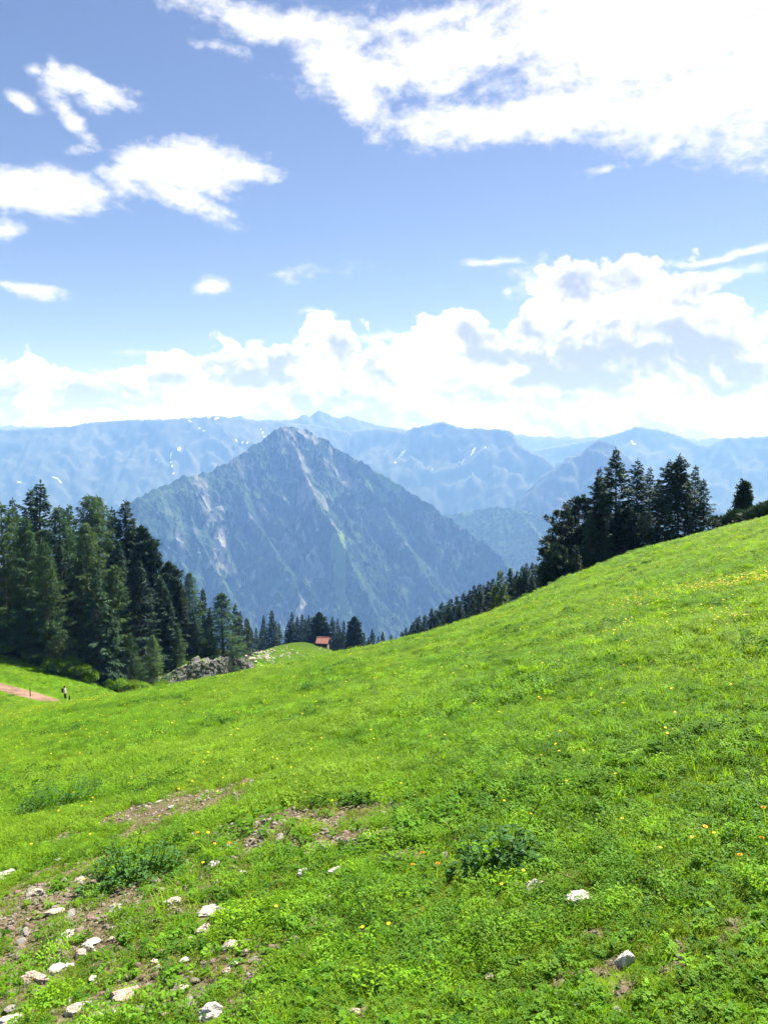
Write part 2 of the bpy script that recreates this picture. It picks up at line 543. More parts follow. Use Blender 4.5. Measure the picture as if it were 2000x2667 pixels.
NX, NY = 620, 640
tx = np.linspace(-1, 1, NX)
gx = 2.4 * np.sinh(tx * np.arcsinh(1600 / 2.4))
ty = np.linspace(0, 1, NY)
y_lo, y_hi = -40.0, 2100.0
s0 = np.arcsinh((y_lo - 3.5) / 3.2); s1 = np.arcsinh((y_hi - 3.5) / 3.2)
gy = 3.5 + 3.2 * np.sinh(s0 + ty * (s1 - s0))
Xg, Yg = np.meshgrid(gx, gy)
Zs = smooth_height(Xg, Yg) + micro(Xg, Yg)

def Hg(x, y):
    """height of the ground mesh (bilinear in its grid)"""
    x = np.atleast_1d(np.asarray(x, float)); y = np.atleast_1d(np.asarray(y, float))
    i = np.clip(np.searchsorted(gx, x) - 1, 0, NX - 2)
    j = np.clip(np.searchsorted(gy, y) - 1, 0, NY - 2)
    fx = (x - gx[i]) / (gx[i + 1] - gx[i]); fy = (y - gy[j]) / (gy[j + 1] - gy[j])
    return (Zs[j, i] * (1 - fx) * (1 - fy) + Zs[j, i + 1] * fx * (1 - fy) + Zs[j + 1, i] * (1 - fx) * fy + Zs[j + 1, i + 1] * fx * fy)

def H1(x, y):
    return float(Hg(x, y)[0])

def on_ground(u, v, ymin=1.0, ymax=400.0):
    """where the sight line through (u, v) meets the ground"""
    d = direction(u, v)
    ys = np.concatenate([np.geomspace(ymin, 30, 700), np.linspace(30.1, ymax, 2500)]) if ymin < 30 else np.linspace(ymin, ymax, 2500)
    xs = d[0] / d[1] * ys; zs = d[2] / d[1] * ys
    below = np.nonzero(zs <= Hg(xs, ys))[0]
    if len(below) == 0:
        return None
    i = below[0]
    if i == 0: return (xs[0], ys[0], H1(xs[0], ys[0]))
    a, b = ys[i - 1], ys[i]
    for _ in range(18):
        mth = 0.5 * (a + b)
        if d[2] / d[1] * mth <= H1(d[0] / d[1] * mth, mth): b = mth
        else: a = mth
    return (d[0] / d[1] * b, b, H1(d[0] / d[1] * b, b))

# bare, stony places in the turf, as ellipses on the ground
BARE = []
for (u, v, ru, rv, s) in [(230, 2430, 420, 150, .72), (420, 2590, 460, 100, .70), (60, 2360, 200, 90, .75), (760, 2160, 420, 55, .62), (470, 2092, 270, 34, 1.05), (700, 2138, 210, 30, 1.0), (900, 2185, 220, 24, 1.0), (1090, 2220, 150, 20, 1.1), (620, 2160, 150, 20, .9),
                          (110, 2335, 170, 42, .85), (230, 2390, 200, 45, .85), (330, 2445, 180, 28, .7), (400, 2530, 190, 55, .8), (300, 2600, 220, 60, .8),
                          (560, 2500, 120, 36, .6), (640, 2590, 160, 50, .5), (130, 2480, 100, 35, .5), (1180, 2590, 250, 35, .3), (1530, 2440, 90, 26, .7),
                          (870, 2400, 120, 26, .45), (1440, 2290, 110, 14, .6), (620, 2255, 120, 14, .55),
                          (190, 2250, 120, 12, .6), (1790, 2160, 70, 10, .7), (1060, 2330, 150, 20, .35), (880, 2620, 160, 30, .35)]:
    c = on_ground(u, v); l = on_ground(u + ru, v); t_ = on_ground(u, v - rv)
    if c and l and t_:
        BARE.append((c[0], c[1], abs(l[0] - c[0]), max(0.08, abs(t_[1] - c[1])), s))

def bareness(x, y):
    n = fbm(x / 0.5, y / 0.5, 3)
    nf = fbm(x / 0.13 + 4, y / 0.13, 3)
    d0 = np.sqrt(x * x + y * y)
    b = (1 - sstep(d0, 2.6, 5.5)) * sstep(nf + .6 * n, .12, .55) * .6          # thin, worn turf close by
    b = np.maximum(b, (1 - sstep(d0, 5, 12)) * sstep(nf + .5 * n, .25, .6) * .6)
    for (cx, cy_, rx, ry, s) in BARE:
        d = np.sqrt(((x - cx) / rx) ** 2 + ((y - cy_) / ry) ** 2)
        b = np.maximum(b, s * (1 - sstep(d + 0.8 * n, 0.3, 1.35)) * (.5 + .5 * sstep(nf, -.25, .12)))
    return np.clip(b, 0, 1)

gm, k, out = new_mat('meadow_soil')
geo = k.n('ShaderNodeNewGeometry')
pos = geo.outputs['Position']
bare_n = geo_attr(k, 'bare')
n1 = k.noise(pos, 2.2, 6, 0.6)
n2 = k.noise(pos, 38.0, 5, 0.65)
n3 = k.noise(pos, 0.12, 4, 0.55)
n4 = k.noise(pos, 9.0, 5, 0.6)
soil = k.mix(k.step(n2, 0.35, 0.68), (0.050, 0.039, 0.020), (0.190, 0.155, 0.095))
soil = k.mix(k.step(k.noise(pos, 90.0, 3, 0.6), 0.58, 0.72), soil, (0.36, 0.31, 0.25))
green = k.mix(k.step(n1, 0.3, 0.7), (0.050, 0.100, 0.006), (0.105, 0.175, 0.010))
green = k.mix(k.step(n3, 0.38, 0.64), green, (0.085, 0.165, 0.008))
green = k.mix(k.step(n4, 0.5, 0.75), green, (0.035, 0.08, 0.006))
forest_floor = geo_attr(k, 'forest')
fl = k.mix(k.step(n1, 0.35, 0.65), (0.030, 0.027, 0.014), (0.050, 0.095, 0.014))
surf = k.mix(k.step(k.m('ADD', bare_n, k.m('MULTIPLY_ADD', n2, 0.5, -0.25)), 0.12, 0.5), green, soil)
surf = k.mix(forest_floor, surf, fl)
hgt = k.m('ADD', k.m('MULTIPLY', n2, 0.02), k.m('MULTIPLY', n4, 0.05))
p = principled(k, surf, 1.0, hgt, 0.7, 1.0, 0.0)
k.link(p.outputs[0], out.inputs[0])
MAT['ground'] = gm

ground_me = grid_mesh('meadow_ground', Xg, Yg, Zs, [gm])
dist_a = np.sqrt(Xg ** 2 + Yg ** 2)
bare_v = np.where(dist_a < 40, bareness(Xg, Yg), 0)
attr(ground_me, 'bare', bare_v)
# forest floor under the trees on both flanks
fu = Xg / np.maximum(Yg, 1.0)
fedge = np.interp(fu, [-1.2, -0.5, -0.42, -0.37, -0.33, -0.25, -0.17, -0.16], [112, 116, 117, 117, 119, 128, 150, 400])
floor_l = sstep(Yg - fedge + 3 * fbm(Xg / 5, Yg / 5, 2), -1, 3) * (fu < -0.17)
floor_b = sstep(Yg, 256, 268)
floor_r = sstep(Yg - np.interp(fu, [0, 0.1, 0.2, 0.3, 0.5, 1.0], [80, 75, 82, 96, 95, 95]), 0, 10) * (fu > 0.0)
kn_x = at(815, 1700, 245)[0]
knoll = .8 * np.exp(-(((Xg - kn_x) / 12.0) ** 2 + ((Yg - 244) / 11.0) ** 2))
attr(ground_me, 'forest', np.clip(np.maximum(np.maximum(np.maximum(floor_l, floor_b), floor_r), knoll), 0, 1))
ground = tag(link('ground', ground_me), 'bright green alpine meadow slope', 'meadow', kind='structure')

# ------------------------------------------------------------------ valley and mountains
vm_, k, out = new_mat('valley_woods')
geo = k.n('ShaderNodeNewGeometry')
n = k.noise(geo.outputs['Position'], 0.004, 8, 0.6)
col = k.mix(k.step(n, 0.45, 0.6), (0.03, 0.055, 0.025), (0.10, 0.16, 0.05))
p = principled(k, col, 0.95, spec=0.1)
k.link(p.outputs[0], out.inputs[0])
xs = np.linspace(-19400, 19400, 30); ys = np.linspace(-2500, 16900, 30)
XX, YY = np.meshgrid(xs, ys)
VALLEY_Z = -1400.0
tag(link('valley_floor', grid_mesh('valley_floor', XX, YY, np.full(XX.shape, VALLEY_Z), [vm_])), 'wooded valley floor far below the meadow', 'valley', kind='structure')

def mountain_mat(name, forest, forest2, rock, rock2, grass, meadow):
    m, k, out = new_mat(name)
    geo = k.n('ShaderNodeNewGeometry')
    pos = geo.outputs['Position']
    fine = k.noise(k.vm('MULTIPLY', pos, (1, 1, .55)), 0.032, 4, 0.7)
    mid = k.noise(pos, 0.006, 6, 0.6)
    f = k.mix(k.step(fine, 0.35, 0.65), forest, forest2)
    woods = k.noise(k.vm('MULTIPLY', pos, (1, 1, .7)), 0.011, 6, 0.68)
    f = k.mix(k.step(woods, 0.50, 0.66, True, 0.0, 0.65), f, meadow)
    r = k.mix(k.step(mid, 0.35, 0.65), rock, rock2)
    rm = k.step(k.m('ADD', geo_attr(k, 'rock'), k.m('MULTIPLY_ADD', fine, 0.5, -0.25)), 0.35, 0.75)
    g = k.step(k.m('ADD', geo_attr(k, 'grass'), k.m('MULTIPLY_ADD', fine, 0.5, -0.25)), 0.3, 0.7)
    s = k.step(k.m('ADD', geo_attr(k, 'snow'), k.m('MULTIPLY_ADD', fine, 0.3, -0.15)), 0.4, 0.6)
    c = k.mix(g, f, grass)
    c = k.mix(rm, c, r)
    c = k.mix(s, c, (0.80, 0.82, 0.85))
    p = principled(k, c, 0.95, fine, 0.5, 12.0, 0.1)
    k.link(p.outputs[0], out.inputs[0])
    return m
MM_NEAR = mountain_mat('wooded_mountain', (0.006, 0.022, 0.012), (0.028, 0.062, 0.026), (0.085, 0.095, 0.10), (0.21, 0.22, 0.225), (0.10, 0.17, 0.05), (0.062, 0.115, 0.045))
MM_FAR = mountain_mat('bare_mountain', (0.04, 0.05, 0.045), (0.05, 0.062, 0.055), (0.06, 0.066, 0.068), (0.085, 0.09, 0.092), (0.058, 0.078, 0.05), (0.06, 0.075, 0.055))

def ridge_field(Xq, Yq, ridges, slope, gully_len, gully_amp, concave=0.0, seed=0.0):
    best = np.full(Xq.shape, -1e9); bs = np.zeros(Xq.shape); bd = np.zeros(Xq.shape); gul = np.zeros(Xq.shape)
    off = 0.0
    wa, wl = (90, 700) if gully_len < 380 else (230, 1300)
    wx = wa * fbm(Xq / wl + seed, Yq / wl, 4); wy = wa * fbm(Xq / wl - 5, Yq / wl + seed, 4)
    Xw = Xq + wx * 1.0; Yw = Yq + wy * 1.0
    for pts in ridges:
        off += 37.7
        P = np.array([at(*p_[:3]) for p_ in pts])
        sl = [p_[3] if len(p_) > 3 else slope for p_ in pts]
        acc = 0.0
        for i in range(len(P) - 1):
            a, b = P[i], P[i + 1]
            ab = b[:2] - a[:2]; L = np.hypot(*ab)
            t = np.clip(((Xw - a[0]) * ab[0] + (Yw - a[1]) * ab[1]) / L ** 2, 0, 1)
            dx = Xw - (a[0] + ab[0] * t); dy = Yw - (a[1] + ab[1] * t)
            d = np.hypot(dx, dy)
            s_ = sl[i] * (1 - t) + sl[i + 1] * t
            ang = np.arctan2(dy, dx)
            h = a[2] + (b[2] - a[2]) * t - s_ * d * (1 + concave * np.exp(-d / 500))
            side = np.where((t <= 0) | (t >= 1), ang * np.minimum(d, 900) * 0.8, 0)
            crd = off * 100 + acc + L * t + side
            m = h > best
            best = np.where(m, h, best); bs = np.where(m, crd, bs); bd = np.where(m, d, bd)
            acc += L
    wob = 0.95 * fbm(Xq / 420 + 3, Yq / 420 + seed, 4)
    g1 = ridged(bs / gully_len + wob, bd / (gully_len * 5.5) + seed, 4)
    g2 = ridged(bs / (gully_len * 0.36) + wob * 2 + 9, bd / (gully_len * 2.4) - seed, 3)
    amp = sstep(bd, 10, 700)
    z = best + gully_amp * amp * (g1 - 0.5) + gully_amp * 0.35 * sstep(bd, 5, 250) * (g2 - 0.5)
    return z, bd, g1, g2

def mountain(name, label, ridges, x0, x1, y0, y1, step, slope, gl, ga, mat, seed=0.0, forest_line=None, rough=6.0, rocky=0.5, concave=0.3,
             snow=0.0, patches=(), crag=0.0, flat=False):
    nx = int((x1 - x0) / step); ny = int((y1 - y0) / step)
    Xq, Yq = np.meshgrid(np.linspace(x0, x1, nx), np.linspace(y0, y1, ny))
    z, d, g1, g2 = ridge_field(Xq, Yq, ridges, slope, gl, ga, concave, seed)
    crags = ridged(Xq / 260 + seed, Yq / 260, 5) - 0.5
    z = z + crag * crags * sstep(d, 0, 120) + crag * 0.35 * (ridged(Xq / 110, Yq / 110 + seed, 3) - .5)
    nl = fbm(Xq / 600 + seed, Yq / 600, 4)
    z = z + .62 * crag * fbm(Xq / 520 - seed, Yq / 520 + 4, 3) * sstep(d, 60, 500)
    ns = fbm(Xq / 90 + seed, Yq / 90, 3)
    # exposure of bare rock: gully beds, steep crags and high ground
    gullies = sstep(0.42 - g1 + 0.25 * ns, 0.02, 0.22) * sstep(nl, -0.35, 0.2)
    fineg = sstep(0.40 - g2 + 0.3 * ns, 0.0, 0.2) * sstep(nl + 0.1, -0.1, 0.35)
    high = sstep(z + 160 * nl + 80 * ns, forest_line, forest_line + 260) if forest_line is not None else np.ones(z.shape) * 0.6
    rock = np.clip(rocky * (0.9 * gullies + 0.45 * fineg) + high * (0.35 + 0.5 * sstep(crags, -0.1, 0.3) + 0.3 * ns), 0, 1)
    grass = np.clip(high * 0.5 * sstep(nl, -0.1, 0.3) + 0.55 * sstep(ns + nl * 0.6, 0.28, 0.5), 0, 1) * 0.8
    sn = np.zeros(z.shape)
    if snow > 0:
        sn = sstep(0.34 - g1 + 0.35 * ns, 0.05, 0.2) * sstep(fbm(Xq / 400 - 8, Yq / 400 + seed, 3), 0.18, 0.3) * sstep(z, -300 + 200 * nl, 100) * snow
    for (kind_, u0, v0, u1, v1, wpx, stren) in patches:
        # patches of scree, pasture or snow, laid along a line of the slope
        U = 1000 + FOC * (Xq / (Yq * CP - z * SP)); dz = Yq * CP - z * SP
        V = PH / 2 - FOC * ((z * CP + Yq * SP) / dz)
        ax, ay = u1 - u0, v1 - v0
        t = np.clip(((U - u0) * ax + (V - v0) * ay) / (ax * ax + ay * ay + 1e-6), 0, 1)
        dd = np.hypot(U - (u0 + ax * t), V - (v0 + ay * t))
        m = np.minimum(1, stren * (1 - sstep(dd / wpx + 1.1 * ns + .3 * nl, 0.3, 1.35)))
        if kind_ == 'rock': rock = np.maximum(rock, m); grass = grass * (1 - m)
        elif kind_ == 'snow': sn = np.maximum(sn, stren * .8 * (1 - sstep(dd / (wpx * .7) + 1.0 * ns, 0.4, 1.2)))
        else: grass = np.maximum(grass, m); rock = rock * (1 - m)
    woods = (1 - rock) * (1 - grass)
    z = z + rough * woods * RNG.uniform(-1, 1, z.shape)
    z = np.maximum(z, VALLEY_Z - 30)
    me = grid_mesh(name, Xq, Yq, z, [mat], smooth=not flat)
    attr(me, 'rock', rock); attr(me, 'grass', grass); attr(me, 'snow', sn)
    o = link(name, me)
    return tag(o, label, 'mountain', kind='structure')

# the wooded pyramid across the valley
mountain('mountain', 'steep wooded pyramid mountain with pale gullies', [
    [(-300, 1620, 3600), (150, 1420, 4150), (300, 1335, 4500), (390, 1282, 4750), (470, 1238, 5000), (530, 1232, 5150), (600, 1200, 5350), (660, 1158, 5550), (700, 1126, 5650), (735, 1110, 5720), (755, 1108, 5760),
     (775, 1110, 5780), (800, 1118, 5800), (850, 1140, 5830), (900, 1180, 5800), (930, 1192, 5780), (980, 1228, 5720), (1040, 1262, 5650), (1100, 1296, 5560), (1170, 1345, 5450), (1240, 1400, 5300), (1330, 1470, 5150), (1420, 1545, 5000)],
    [(755, 1134, 5760), (790, 1216, 5300), (860, 1356, 4850), (930, 1506, 4500), (1000, 1666, 4200)],
    [(470, 1264, 5000), (520, 1406, 4650), (590, 1556, 4350), (660, 1706, 4100)],
    [(900, 1206, 5800), (985, 1326, 5350), (1080, 1456, 4950), (1180, 1596, 4650)],
    [(620, 1216, 5420), (660, 1326, 5000), (740, 1476, 4600), (820, 1626, 4300)],
], -3600, 1700, 3000, 7200, 11.5, 0.95, 300, 150, MM_NEAR, seed=1.7, forest_line=-60, rough=9.0, rocky=0.95, crag=85, flat=True, patches=[
    ('rock', 462, 1385, 478, 1450, 8, .9), ('rock', 540, 1290, 548, 1350, 7, .7), ('rock', 560, 1440, 575, 1520, 6, .7), ('rock', 575, 1440, 570, 1480, 5, .7),
    ('rock', 655, 1210, 668, 1270, 8, .8), ('rock', 668, 1300, 700, 1350, 8, 1.0), ('rock', 800, 1240, 826, 1380, 7, .8), ('rock', 850, 1205, 905, 1250, 16, .8),
    ('rock', 870, 1180, 900, 1260, 12, .7), ('rock', 750, 1150, 800, 1220, 30, .6), ('rock', 735, 1275, 742, 1300, 7, .7), ('rock', 790, 1380, 795, 1410, 8, .7), ('rock', 875, 1430, 882, 1460, 6, 1.0),
    ('grass', 880, 1400, 888, 1540, 17, 1.7), ('grass', 880, 1530, 905, 1620, 20, .8), ('grass', 905, 1620, 980, 1680, 22, .7), ('grass', 988, 1230, 1028, 1268, 17, 1.8), ('grass', 960, 1260, 1010, 1300, 16, .6),
    ('grass', 655, 1275, 672, 1290, 10, .8), ('grass', 640, 1400, 700, 1480, 10, .4), ('grass', 1120, 1560, 1150, 1600, 10, .7), ('grass', 1180, 1460, 1260, 1510, 8, .5), ('grass', 1288, 1425, 1315, 1440, 9, 1.8), ('grass', 1312, 1440, 1352, 1496, 12, 2.0),
])
# lower wooded hill on its right
mountain('hill', 'low dark wooded hill right of the pyramid mountain', [
    [(1090, 1350, 7200), (1200, 1334, 7100), (1270, 1318, 7000), (1340, 1322, 6900), (1420, 1338, 6800), (1500, 1352, 6700), (1650, 1400, 6500), (1900, 1480, 6300)],
    [(1340, 1322, 6900), (1420, 1420, 6200), (1500, 1560, 5700)],
], 200, 4200, 5000, 8300, 16, 0.7, 300, 60, MM_NEAR, seed=4.1, forest_line=400, rough=8.0, rocky=0.15, flat=True, patches=[('grass', 1205, 1340, 1230, 1330, 6, 1.2), ('grass', 1360, 1332, 1390, 1338, 3, 1.0)])
# long ridge behind on the left
mountain('mountain', 'long flat-topped blue ridge behind the pyramid on the left', [
    [(-500, 1150, 9500), (-200, 1125, 9800), (0, 1117, 10000), (90, 1114, 10100), (190, 1108, 10200), (240, 1098, 10300), (330, 1092, 10400), (430, 1092, 10400), (560, 1082, 10500), (640, 1092, 10700), (740, 1100, 11000), (800, 1104, 11300), (850, 1112, 11500), (1000, 1150, 11500)],
], -8000, 1200, 7300, 12500, 30, 0.85, 420, 130, MM_FAR, seed=8.3, forest_line=-500, rough=4, rocky=0.6, snow=0.2, crag=65, patches=[
    ('snow', 545, 1086, 570, 1090, 5, 1), ('snow', 615, 1148, 645, 1155, 6, 1), ('snow', 520, 1115, 535, 1125, 4, .9), ('snow', 445, 1180, 455, 1245, 4, 1), ('snow', 460, 1175, 478, 1160, 3, .9), ('snow', 400, 1190, 415, 1205, 3, .9),
    ('snow', 575, 1130, 585, 1138, 3, .9), ('snow', 680, 1115, 690, 1140, 3, .9), ('snow', 490, 1095, 500, 1100, 5, .9), ('rock', 340, 1190, 380, 1230, 14, .9), ('rock', 610, 1165, 600, 1190, 14, 1), ('snow', 130, 1235, 160, 1255, 4, .8), ('snow', 40, 1250, 60, 1260, 5, .8), ('snow', 413, 1245, 420, 1280, 3, .8)])
# jagged peaks beyond
mountain('mountain', 'distant jagged peaks fading behind the pyramid summit', [
    [(500, 1110, 12450), (640, 1080, 12616), (655, 1090, 12616), (690, 1094, 12699), (760, 1092, 12782), (790, 1078, 12865), (800, 1084, 12865), (830, 1066, 12948), (850, 1074, 12948), (880, 1088, 13031), (905, 1080, 13114), (935, 1092, 13114), (1000, 1108, 13280), (1100, 1125, 13280)],
], -3800, 1500, 11300, 14600, 38, 0.8, 500, 80, MM_FAR, seed=2.9, forest_line=-800, rough=3, crag=80, snow=0.0)
mountain('mountain', 'hazy blue massif right of the pyramid with snow gullies', [
    [(840, 1125, 11800), (900, 1122, 11600), (990, 1114, 11200), (1050, 1126, 11000), (1065, 1112, 10900), (1120, 1104, 10800), (1160, 1098, 10800), (1200, 1112, 10700), (1280, 1116, 10600), (1330, 1120, 10500), (1338, 1140, 10400), (1360, 1160, 10300), (1430, 1195, 10000), (1450, 1212, 9900), (1550, 1290, 9300)],
], -1200, 3600, 7600, 12600, 32, 0.9, 420, 130, MM_FAR, seed=6.6, forest_line=-500, rough=4, rocky=0.5, snow=0.2, crag=65, patches=[
    ('snow', 1030, 1203, 1053, 1172, 5, 1), ('snow', 1187, 1195, 1200, 1210, 5, 1), ('snow', 1200, 1210, 1208, 1196, 3, 1), ('snow', 1225, 1185, 1238, 1165, 3, .9), ('snow', 1228, 1232, 1232, 1245, 4, .9), ('snow', 1122, 1215, 1130, 1228, 4, .8), ('snow', 1262, 1165, 1268, 1170, 4, .8)])
mountain('mountain', 'small sharp rocky peak above the right hand spruces', [
    [(1380, 1300, 8000), (1455, 1212, 8300), (1475, 1188, 8350), (1510, 1182, 8400), (1535, 1155, 8450), (1560, 1146, 8450), (1590, 1152, 8450), (1620, 1175, 8400), (1660, 1210, 8300), (1750, 1270, 8100), (1900, 1340, 7900)],
], 900, 4800, 6800, 9800, 24, 0.9, 320, 110, MM_FAR, seed=5.2, forest_line=-350, rough=4, rocky=0.8, crag=90, patches=[('rock', 1570, 1200, 1600, 1218, 14, 1), ('rock', 1530, 1195, 1560, 1180, 8, .8)])
mountain('mountain', 'broad hazy mountain vanishing into cloud on the right', [
    [(1350, 1180, 13500), (1500, 1150, 13300), (1590, 1130, 13000), (1640, 1108, 13000), (1720, 1118, 12900), (1800, 1150, 12700), (1850, 1160, 12500), (1900, 1138, 12300), (1960, 1136, 12200), (2050, 1132, 12000), (2300, 1120, 12000), (2700, 1150, 12000)],
], 2000, 11000, 9300, 14500, 42, 0.85, 480, 140, MM_FAR, seed=9.4, forest_line=-500, rough=4, rocky=0.5, snow=0.2, crag=65, patches=[('snow', 1645, 1148, 1652, 1156, 6, .9), ('snow', 1905, 1182, 1910, 1176, 3, .8)])
mountain('mountain', 'faintest far range under the cloud bank', [
    [(-1500, 1120, 15500), (-200, 1112, 15500), (40, 1104, 15500), (100, 1108, 15500), (300, 1115, 15500), (900, 1120, 15500), (1300, 1128, 15500), (1450, 1135, 15500), (2000, 1140, 15500), (3200, 1120, 15500)],
], -18500, 17500, 14000, 16800, 95, 0.7, 700, 200, MM_FAR, seed=3.3, forest_line=-600, rough=3, crag=120)

# ------------------------------------------------------------------ air
def haze_box():
    x0_, x1_, y0_, y1_, z0_, z1_ = -19500, 19500, -2600, 17000, VALLEY_Z - 33, 640
    V = [(x, y, z) for z in (z0_, z1_) for y in (y0_, y1_) for x in (x0_, x1_)]
    Fc = [(0, 2, 3, 1), (4, 5, 7, 6), (0, 1, 5, 4), (2, 6, 7, 3), (0, 4, 6, 2), (1, 3, 7, 5)]
    m, k, out = new_mat('mountain_air')
    pv = k.n('ShaderNodeVolumePrincipled')
    pv.inputs['Color'].default_value = HAZE_COLOR
    pv.inputs['Density'].default_value = HAZE_DENSITY
    pv.inputs['Absorption Color'].default_value = (1, 1, 1, 1)     # clear mountain air scatters, hardly absorbs
    pv.inputs['Anisotropy'].default_value = 0.0
    for s in ('Density Attribute', 'Color Attribute', 'Temperature Attribute'):
        if s in pv.inputs: pv.inputs[s].default_value = ''
    k.link(pv.outputs[0], out.inputs['Volume'])
    o = link('haze', mesh_from('haze', V, Fc, [m]))
    tag(o, 'blue summer haze filling the valley air', 'haze', kind='stuff')
HAZE_DENSITY = 1.2e-4
HAZE_COLOR = (0.195, 0.41, 1.0, 1)
haze_box()

# ------------------------------------------------------------------ trees
def unit(v):
    return v / (np.linalg.norm(v, axis=-1, keepdims=True) + 1e-9)

def shards(base, dirv, length, width, up=None, rng=RNG, sag=0.15):
    """needle sprays: folded lance-shaped pieces (n of them) as one vertex / triangle block"""
    n = len(base)
    dirv = unit(dirv)
    ref = np.tile(np.array([0, 0, 1.0]), (n, 1)) + 0.35 * rng.normal(size=(n, 3))
    side = unit(np.cross(dirv, ref))
    length = np.asarray(length).reshape(-1, 1); width = np.asarray(width).reshape(-1, 1)
    mid = base + dirv * length * 0.45
    tip = base + dirv * length - np.array([0, 0, 1.0]) * length * sag
    V = np.stack([base, mid + side * width * 0.5, tip, mid - side * width * 0.5], 1).reshape(-1, 3)
    i = np.arange(n)[:, None] * 4
    Fc = np.concatenate([i + np.array([[0, 1, 2]]), i + np.array([[0, 2, 3]])], 1).reshape(-1, 3)
    return V, Fc

class Acc:
    def __init__(self): self.V = []; self.F = []; self.n = 0
    def add(self, V, Fc):
        self.V.append(V); self.F.append(Fc + self.n); self.n += len(V)
    def mesh(self, name, mat, smooth=False):
        return mesh_from(name, np.concatenate(self.V), np.concatenate(self.F), [mat], smooth)

def tube(P, R, sides=7):
    P = np.asarray(P, float); R = np.asarray(R, float)
    d = np.gradient(P, axis=0); d = unit(d)
    ref = np.array([0.3, 1.0, 0.1]); a = unit(np.cross(d, ref)); b = np.cross(d, a)
    th = np.linspace(0, 2 * np.pi, sides, endpoint=False)
    ring = a[:, None, :] * np.cos(th)[None, :, None] + b[:, None, :] * np.sin(th)[None, :, None]
    V = (P[:, None, :] + ring * R[:, None, None]).reshape(-1, 3)
    Fc = []
    for i in range(len(P) - 1):
        for j in range(sides):
            j2 = (j + 1) % sides
            q_ = (i * sides + j, i * sides + j2, (i + 1) * sides + j2, (i + 1) * sides + j)
            Fc += [(q_[0], q_[1], q_[2]), (q_[0], q_[2], q_[3])]
    return V, np.array(Fc)

